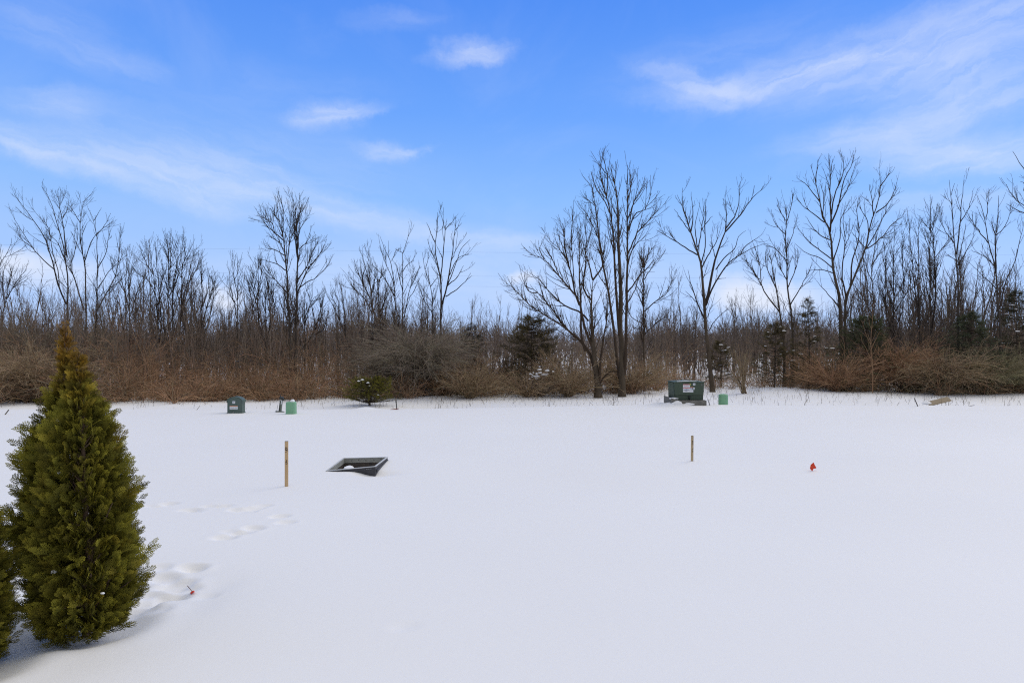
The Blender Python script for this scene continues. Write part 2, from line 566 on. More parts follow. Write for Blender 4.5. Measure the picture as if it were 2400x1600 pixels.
def snow_lump(name, parent, c, s, seed, m=None):
    bm = bmesh.new()
    bmesh.ops.create_icosphere(bm, subdivisions=3, radius=1.0)
    r = random.Random(seed)
    ph = [r.uniform(0, 6) for _ in range(6)]
    for v in bm.verts:
        x, y, z = v.co
        k = 1 + 0.16 * math.sin(3 * x + ph[0]) + 0.14 * math.sin(4 * y + ph[1]) + 0.1 * math.sin(6 * (x + y) + ph[2])
        if z < 0: z *= 0.45
        v.co = (c[0] + x * k * s[0], c[1] + y * k * s[1], c[2] + z * k * s[2])
    return bm_obj(name, bm, m or SNOW, parent, smooth=True)


# ---- pad-mounted transformer
GREEN = mat('transformer_paint', (0.052, 0.076, 0.050), (0.062, 0.090, 0.060), 3, 0.6, 0.06, 60)
GREEND = mat('transformer_seam', (0.010, 0.016, 0.013), None, rough=0.6)
PADM = mat('grey_pad', (0.135, 0.13, 0.11), (0.20, 0.19, 0.165), 7, 0.85, 0.4, 40)
WHITE = mat('label_white', (0.74, 0.76, 0.78), (0.66, 0.68, 0.70), 30, 0.5)
RED = mat('label_red', (0.55, 0.07, 0.06), None, rough=0.5)
INK = mat('label_ink', (0.05, 0.05, 0.14), None, rough=0.6)
ORANGE = mat('label_orange', (0.62, 0.20, 0.06), None, rough=0.5)
YELLOW = mat('label_yellow', (0.60, 0.58, 0.08), None, rough=0.5)
STEEL = mat('dull_steel', (0.32, 0.33, 0.32), (0.22, 0.22, 0.21), 20, 0.45, metallic=0.6)

tx, ty = (1609 - 1200) / FOC * 17.25, 17.25
tz = hz(tx, ty) - 0.02
t = empty('pad_transformer', (tx, ty, tz), 'dark green pad-mounted transformer with warning labels on a grey pad at the field edge', 'transformer')
# pad
t.scale = (.94, .94, .93)
bm = bmesh.new()
prism(bm, [(-.50, -.12), (.425, -.12), (.425, .155), (.41, .165), (-.30, .165), (-.49, .225), (-.50, .21)], -.40, .50)
bm_obj('pad', bm, PADM, t, bevel=0.012)
# tank and cabinet
bm = bmesh.new()
prism(bm, [(-.385, .167), (.385, .167), (.40, .62), (-.40, .62)], -.22, .44)
bm_obj('tank', bm, GREEN, t, bevel=0.012)
bm = bmesh.new()
prism(bm, [(-.375, .30), (.375, .30), (.392, .632), (-.392, .632)], -.29, -.222)
bm_obj('cabinet_door', bm, GREEN, t, bevel=0.010)
bm = bmesh.new()
prism(bm, [(-.36, .170), (-.02, .170), (-.02, .292), (-.36, .292)], -.268, -.222)
prism(bm, [(.02, .170), (.36, .170), (.36, .292), (.02, .292)], -.268, -.222)
bm_obj('sill_panel', bm, GREEN, t, bevel=0.006)
bm = bmesh.new()
box(bm, (0, -.288, .255), (.05, .03, .09)); box(bm, (0.01, -.305, .215), (.028, .02, .028))
bm_obj('padlock_hasp', bm, GREEND, t, bevel=0.004)
bm = bmesh.new()
prism(bm, [(-.415, .634), (.415, .634), (.412, .650), (.0, .668), (-.412, .650)], -.305, .46)
lid = bm_obj('lid', bm, GREEN, t, bevel=0.006)
bm = bmesh.new()
prism(bm, [(-.30, .6575), (.0, .6702), (.22, .6620), (.20, .664), (.0, .6725), (-.28, .660)], -.27, -.12)
bm_obj('snow_dusting', bm, SNOW, lid, smooth=False)
bm = bmesh.new()
for zz in (.56, .585): box(bm, (.33, -.2935, zz), (.05, .006, .008))
bm_obj('hinge', bm, STEEL, t)


def decal(name, parent, x, z, w, h, y, m, bars=()):
    bm = bmesh.new(); box(bm, (x, y, z), (w, .002, h))
    o = bm_obj(name, bm, m, parent)
    for (bx, bz, bw, bh, bmat) in bars:
        b2 = bmesh.new(); box(b2, (x + bx, y - .0022, z + bz), (bw, .0016, bh))
        bm_obj('label_print', b2, bmat, o)
    return o


yf = -.2925
decal('warning_label', t, -.075, .485, .185, .215, yf, WHITE, [(0, .097, .18, .016, RED), (0, .010, .18, .018, RED), (-.01, .07, .12, .008, RED), (0, -.045, .16, .012, INK), (-.01, -.075, .07, .007, INK), (0, -.018, .05, .007, INK), (0, .045, .13, .006, INK)])
decal('hazard_label', t, .062, .445, .085, .14, yf, WHITE, [(0, .063, .083, .012, ORANGE), (0, .036, .075, .016, INK), (-.005, .005, .06, .006, INK), (.0, -.02, .06, .005, INK)])
decal('number_tag', t, .025, .588, .034, .045, yf, YELLOW, [(0, 0, .014, .024, INK)])
decal('white_sticker', t, .128, .590, .062, .058, yf, WHITE, [(0, .008, .035, .006, INK), (0, -.010, .03, .005, INK)])
decal('white_sticker', t, .112, .475, .058, .060, yf, WHITE, [(-.012, .0, .010, .03, INK), (.013, -.008, .012, .018, INK)])
snow_lump('snow_drift', t, (-.36, -.40, .03), (.19, .10, .105), 3)
snow_lump('snow_drift', t, (-.03, -.40, .06), (.13, .07, .05), 5)
snow_lump('snow_drift', t, (-.40, -.27, .205), (.12, .12, .026), 9)

# ---- domed telecom pedestal
PEDG = mat('pedestal_green', (0.080, 0.118, 0.100), (0.090, 0.130, 0.112), 4, 0.5, 0.05, 50)
d = 15.35
px0 = at(556, 967, d)
t = empty('domed_pedestal', (px0[0], d, hz(px0[0], d) - .01), 'dark green arched utility pedestal with two white stickers at the snowfield edge', 'utility pedestal')
bm = bmesh.new()
arch = [(-.165, 0), (.165, 0), (.165, .27)] + [(.165 * math.cos(a), .27 + .095 * math.sin(a)) for a in np.linspace(0.1, math.pi - 0.1, 14)] + [(-.165, .27)]
prism(bm, arch, -.14, .03)
bm_obj('housing', bm, PEDG, t, bevel=0.008)
bm = bmesh.new()
arch = [(-.178, .25)] + [(-.178 * math.cos(a), .275 + .105 * math.sin(a)) for a in np.linspace(0.05, math.pi - 0.05, 16)] + [(.178, .25)]
arch_in = [(.167, .25)] + [(.167 * math.cos(a), .272 + .097 * math.sin(a)) for a in np.linspace(0.08, math.pi - 0.08, 16)] + [(-.167, .25)]
prism(bm, arch + arch_in, -.15, .04)
bm_obj('hood', bm, PEDG, t)
bm = bmesh.new(); box(bm, (0, -.055, .012), (.35, .19, .03)); bm_obj('base_skirt', bm, PEDG, t, bevel=0.006)
decal('white_sticker', t, -.02, .255, .06, .055, -.1415, WHITE, [(0, .0, .03, .014, STEEL)])
decal('warning_label', t, -.022, .138, .18, .078, -.1415, WHITE, [(0, .033, .178, .012, ORANGE), (-.03, -.01, .09, .006, STEEL), (.05, -.01, .05, .006, STEEL)])
bm = bmesh.new()
r_ = bmesh.ops.create_cone(bm, segments=12, radius1=.016, radius2=.013, depth=.014, cap_ends=True)
bmesh.ops.rotate(bm, verts=bm.verts, matrix=Matrix.Rotation(R(90), 3, 'X')); bmesh.ops.translate(bm, verts=bm.verts, vec=(-.025, -.156, .028))
bm_obj('bolt', bm, STEEL, t)

# ---- pale green pedestals
PALEG = mat('pale_green_plastic', (0.20, 0.42, 0.245), (0.215, 0.44, 0.265), 3, 0.5, 0.03, 60)


def pale_pedestal(px, py, d, hw, h, label, snowcap, power):
    p = at(px, py, d)
    t = empty('green_pedestal', (p[0], d, hz(p[0], d) - .012), label, 'utility pedestal', 'pale green pedestals along the field edge')
    bm = bmesh.new()
    lathe(bm, [(hw * 1.0, -.02), (hw * 1.02, .02), (hw, .05), (hw * .985, h - .03), (hw * .95, h - .008), (hw * .80, h + .006), (hw * .4, h + .012)], 28, 1, .85, power)
    bm_obj('shell', bm, PALEG, t, smooth=power < 3)
    bm = bmesh.new(); lathe(bm, [(hw * 1.06, -.03), (hw * 1.06, .012), (hw * 1.0, .02)], 28, 1, .85, power); bm_obj('base_ring', bm, PALEG, t)
    if snowcap: snow_lump('snow_cap', t, (.028, 0, h + .012), (.055, .06, .045), 21)
    return t


pale_pedestal(682.5, 969, 15.08, .104, .272, 'pale green box pedestal with a snow cap, beside the dark post', True, 6)
pale_pedestal(1695, 946, 17.6, .118, .285, 'pale green rounded pedestal just right of the big green transformer', False, 2.6)

# ---- dark stub post with foot
DARK = mat('black_plastic', (0.020, 0.024, 0.022), (0.045, 0.05, 0.045), 12, 0.5)
OLIVE = mat('olive_metal', (0.13, 0.15, 0.12), (0.19, 0.21, 0.17), 12, 0.6)
d = 15.5
p = at(659, 963, d)
t = empty('cable_post', (p[0], d, hz(p[0], d)), 'small dark post with bulky black head and flat foot beside the snow-capped pedestal', 'post')
bm = bmesh.new(); prism(bm, [(-.055, 0), (.0, 0), (.028, .26), (-.02, .26)], -.03, .03); bm_obj('post', bm, OLIVE, t, bevel=.006)
bm = bmesh.new(); prism(bm, [(-.045, .0), (-.028, .0), (-.005, .24), (-.022, .24)], -.034, -.031); bm_obj('dark_stripe', bm, DARK, t)
bm = bmesh.new()
box(bm, (.012, 0, .315), (.08, .08, .055), Matrix.Rotation(.25, 3, 'Y')); box(bm, (.045, 0, .285), (.035, .07, .05)); box(bm, (-.02, 0, .36), (.02, .03, .06))
bm_obj('head', bm, DARK, t, bevel=.008)
bm = bmesh.new(); box(bm, (.018, -.036, .225), (.018, .01, .085), Matrix.Rotation(.2, 3, 'Y')); bm_obj('white_tie', bm, WHITE, t)
bm = bmesh.new(); box(bm, (-.06, 0, .012), (.13, .07, .02), Matrix.Rotation(.1, 3, 'Y')); box(bm, (.04, -.02, .0), (.07, .08, .035), Matrix.Rotation(.2, 3, 'Y')); bm_obj('foot', bm, OLIVE, t, bevel=.005)
bm = bmesh.new(); box(bm, (-.085, -.01, .09), (.006, .006, .16), Matrix.Rotation(.2, 3, 'Y')); bm_obj('thin_rod', bm, DARK, t)

# ---- catch basin frame tilted in the snow
BASD = mat('basin_charcoal', (0.036, 0.036, 0.042), (0.060, 0.060, 0.066), 9, 0.6, 0.2, 60)
BASL = mat('basin_collar', (0.24, 0.245, 0.215), (0.33, 0.33, 0.295), 9, 0.7, 0.25, 60)
BASR = mat('basin_rim', (0.50, 0.51, 0.50), (0.62, 0.63, 0.63), 14, 0.6)
BASI = mat('basin_inside', (0.030, 0.028, 0.026), (0.095, 0.075, 0.06), 6, 0.8, stretch=(3, 3, .4))
cen = sum(BOX) / 4
t = empty('catch_basin', (cen[0], cen[1], 0), 'tilted square drain frame with dark sides half buried in snow', 'drain basin')


def ring_quad(Q, off, dz_):
    """the quad pulled in by off, lifted by dz_"""
    out = []
    for i in range(4):
        p, a, b = Q[i], Q[i - 1], Q[(i + 1) % 4]
        e1 = (a - p) / np.linalg.norm(a - p); e2 = (b - p) / np.linalg.norm(b - p)
        q = p + (e1 + e2) * off
        out.append(q + np.array([0, 0, dz_]))
    return out


def ring_wall(bm, rings):
    vs = [[bm.verts.new(tuple(v - np.array([cen[0], cen[1], 0]))) for v in r] for r in rings]
    for a, b in zip(vs, vs[1:] + vs[:1]):
        for i in range(4): bm.faces.new((a[i], a[(i + 1) % 4], b[(i + 1) % 4], b[i]))


bm = bmesh.new(); ring_wall(bm, [ring_quad(BOX, 0, -.40), ring_quad(BOX, 0, -.006), ring_quad(BOX, .012, -.006), ring_quad(BOX, .012, -.40)]); bm_obj('outer_wall', bm, BASD, t)
bm = bmesh.new(); ring_wall(bm, [ring_quad(BOX, .0135, -.062), ring_quad(BOX, .0135, -.006), ring_quad(BOX, .024, -.006), ring_quad(BOX, .024, -.060)]); bm_obj('collar', bm, BASL, t)
bm = bmesh.new(); ring_wall(bm, [ring_quad(BOX, .0135, -.42), ring_quad(BOX, .0135, -.066), ring_quad(BOX, .018, -.066), ring_quad(BOX, .018, -.42)]); bm_obj('inner_wall', bm, BASI, t)
bm = bmesh.new(); ring_wall(bm, [ring_quad(BOX, -.004, -.004), ring_quad(BOX, -.004, .003), ring_quad(BOX, .017, .003), ring_quad(BOX, .017, -.004)]); bm_obj('rim', bm, BASR, t)
for tt in (.2, .35, .52, .7, .86):
    bm = bmesh.new()
    q = BOX[3] * (1 - tt) + BOX[2] * tt
    box(bm, (q[0] - cen[0], q[1] - cen[1] - .026, q[2] - .018 - .01 * (tt * 7 % 2)), (.010, .004, .008)); bm_obj('bolt', bm, BASD, t)
for tt in (.83, .87, .91):
    bm = bmesh.new()
    q = BOX[0] * (1 - tt) + BOX[1] * tt
    box(bm, (q[0] - cen[0], q[1] - cen[1] - .002, q[2] - .022), (.007, .004, .006)); bm_obj('bolt', bm, BASR, t)
bm = bmesh.new()
q = BOX[1]; box(bm, (q[0] - cen[0] + .006, q[1] - cen[1] + .40, q[2] - .06), (.022, .72, .03)); bm_obj('flange', bm, BASD, t, bevel=.004)
bm = bmesh.new()
q = BOX[0] * .22 + BOX[1] * .78; box(bm, (q[0] - cen[0], q[1] - cen[1] - .008, q[2] - .088), (.24, .012, .012), Matrix.Rotation(-.13, 3, 'Y')); bm_obj('front_ledge', bm, BASD, t, bevel=.003)

# ---- survey stakes
WOOD = mat('lath_wood', (0.56, 0.37, 0.18), (0.64, 0.45, 0.25), 5, 0.75, 0.2, 40, stretch=(8, 8, 1))
WOODG = mat('dull_lath_wood', (0.43, 0.32, 0.18), (0.50, 0.385, 0.23), 5, 0.8, 0.2, 40, stretch=(8, 8, 1))
WOODE = mat('stake_end', (0.14, 0.115, 0.09), None, rough=0.9)
MARK = mat('marker_ink', (0.045, 0.032, 0.028), None, rough=0.8)


def stake(px, py, ptop, w, label, m, marks, tilt=0.0):
    d = EYE * FOC / (py - 800)
    for _ in range(4):
        x = (px - 1200) / FOC * d
        d = (EYE - hz(x, d)) * FOC / (py - 800)
    x = (px - 1200) / FOC * d
    h = (py - ptop) / FOC * d
    t = empty('survey_stake', (x, d, hz(x, d)), label, 'stake', 'wooden survey stakes in the snow')
    t.rotation_euler = (0, tilt, 0.12)
    bm = bmesh.new(); box(bm, (0, 0, h / 2 - .06), (w, w * .55, h + .12)); bm_obj('lath', bm, m, t, bevel=.0018)
    bm = bmesh.new(); box(bm, (0, 0, h + .0016), (w * .98, w * .54, .003)); bm_obj('cut_end', bm, WOODE, t)
    for part in (True, False):
        bm = bmesh.new()
        for (mx, mz, mw, mh, rot) in marks:
            if (mz > .62) == part: box(bm, (mx * w, -w * .275 - .001, h * mz), (mw * w, .0015, mh * h), Matrix.Rotation(rot, 3, 'Y'))
        bm_obj('handwriting', bm, MARK, t)
    return t


mk1 = [(.0, .865, .55, .012, .2), (-.2, .835, .16, .06, .1), (.22, .84, .16, .05, -.3), (.05, .81, .6, .012, -.2), (.2, .80, .15, .04, .0), (-.12, .765, .3, .012, 0), (.1, .58, .3, .012, .5), (-.1, .55, .16, .05, .4), (.16, .53, .14, .05, -.4), (.05, .50, .4, .010, .1)]
mk2 = [(.1, .80, .6, .014, 0), (.1, .77, .6, .014, .1), (.1, .73, .14, .05, .3), (.2, .715, .3, .012, 0), (.1, .665, .4, .02, .1), (.2, .48, .3, .04, .3), (.15, .42, .4, .014, 0), (.15, .38, .16, .05, 0)]
stake(671.5, 1139, 1034, .036, 'tan wooden survey stake with dark handwriting standing left of the drain frame', WOOD, mk1)
stake(1622, 1080, 1021, .030, 'shorter dull wooden survey stake standing alone in snow on the right side', WOODG, mk2, .01)

# ---- pin flags
FLAGM = mat('flag_red', (0.70, 0.045, 0.014), (0.78, 0.09, 0.025), 18, 0.55)
WIRE = mat('rusty_wire', (0.16, 0.07, 0.05), None, rough=0.7)


def pin_flag(px, py, label, prof, rod):
    d = EYE * FOC / (py - 800)
    x = (px - 1200) / FOC * d
    d = (EYE - hz(x, d)) * FOC / (py - 800); x = (px - 1200) / FOC * d
    t = empty('marker_flag', (x, d, hz(x, d)), label, 'flag', 'red marker flags in the snow')
    s = d / FOC
    n = len(prof)
    bm = bmesh.new()
    V = []
    for side in (0, 1):
        V.append([bm.verts.new((a * s, (-.004 if side else .0) + .012 * math.sin(a * .6 + b * .25), b * s)) for a, b in prof])
    bm.faces.new(V[0]); bm.faces.new(list(reversed(V[1])))
    for i in range(n): bm.faces.new((V[0][i], V[1][i], V[1][(i + 1) % n], V[0][(i + 1) % n]))
    bm_obj('flag_sheet', bm, FLAGM, t)
    P = np.array(rod, float) * s
    pts = np.stack([P[:, 0], np.full(len(P), .006), P[:, 1]], -1)
    Vv, Ff = tubes(resample(pts, 6)[None], np.full((1, 6), .0022), 6)
    link_mesh('wire_stem', np_mesh('wire_stem', Vv, Ff), WIRE, t)
    return t


pin_flag(1905, 1101, 'small red marker flag standing upright in the snow on the right', [(-7.2, 6), (-4, 14), (1.2, 20), (4.6, 13), (9, 7), (6, 6.2), (2, 5), (0, 1.2), (-2.4, 0.2), (-5, 2.4)], [(-1, -25), (-1, 2), (0, 10), (1, 19)])
pin_flag(452, 1391, 'fallen red marker flag on a thin wire near the foreground evergreen', [(-5, 0), (-3.5, 4), (-1, 5.5), (2, 4.6), (6, 4.2), (2.5, 2.2), (0, 2), (-1.2, -.5)], [(-14, 17), (-10, 12), (-4, 5), (0, -3)])

# ---- plank and little leftovers at the far edge
PLANK = mat('plank_wood', (0.30, 0.235, 0.15), (0.38, 0.30, 0.20), 4, 0.8, 0.2, 30, stretch=(1, 8, 8))
p = at(2200, 946, 17.3)
t = empty('wooden_plank', (p[0], 17.3, hz(p[0], 17.3) + .10), 'weathered tan plank lying slanted on the snow at far right', 'plank')
bm = bmesh.new(); box(bm, (0, 0, 0), (.56, .17, .025), Matrix.Rotation(-.24, 3, 'Y') @ Matrix.Rotation(.5, 3, 'X')); bm_obj('board', bm, PLANK, t, bevel=.003)
snow_lump('snow_patch', t, (-.27, .05, -.06), (.12, .09, .05), 31)
GREYW = mat('grey_wood', (0.10, 0.085, 0.07), (0.17, 0.15, 0.13), 8, 0.85, stretch=(6, 6, 1))
REDM = mat('red_oxide', (0.28, 0.06, 0.035), (0.20, 0.05, 0.03), 12, 0.7)


def leaning(name, px, py, px2, py2, w, m, label, cat, d=None, foot=None):
    d = d or EYE * FOC / (py - 800)
    p = at(px, py, d); zz = hz(p[0], d)
    t = empty(name, (p[0], d, zz), label, cat)
    q = at(px2, py2, d)
    v = Vector((q[0] - p[0], .02, q[2] - p[2]))
    bm = bmesh.new(); box(bm, v * .42, (w, w * .5, v.length * 1.16), v.to_track_quat('Z', 'Y').to_matrix())
    bm_obj('lath', bm, m, t, bevel=.002)
    if foot:
        bm = bmesh.new(); box(bm, (foot[0], 0, .01), (foot[1], .05, .014), Matrix.Rotation(foot[2], 3, 'Y')); bm_obj('foot_bar', bm, REDM, t, bevel=.002)
    return t


leaning('leaning_stake', 2151, 949, 2144, 930, .034, GREYW, 'grey weathered stake leaning left, next to the slanted plank', 'stake', 16.9)
leaning('leaning_stake', 1664, 949, 1659, 934, .026, DARK, 'thin black stake leaning left between transformer and rounded pedestal', 'stake', 16.9)
leaning('leaning_stake', 12, 973, 19, 962, .034, GREYW, 'short grey stake leaning right at the far left snow edge', 'stake', 15.0)
leaning('leaning_stake', 461, 960, 468, 950, .018, GREYW, 'tiny grey stick poking from snow left of the domed pedestal', 'stick', 16.0)
leaning('marker_post', 930, 960, 928, 938, .022, DARK, 'thin dark post on a reddish foot bar right of the small juniper', 'post', 16.1, foot=(-.05, .20, -.12))
leaning('fallen_twig', 2272, 953, 2285, 951, .016, GREYW, 'small dark twig lying on the snow right of the plank', 'twig', 16.9)

# ------------------------------------------------------------------ bare trees traced limb by limb
REG = {1: (0, 420, .2551), 2: (250, 500, .2551), 3: (500, 440, .2551), 4: (750, 480, .2805), 5: (1150, 360, .370), 6: (1520, 420, .3315), 7: (1740, 340, .370), 8: (2050, 340, .3571)}

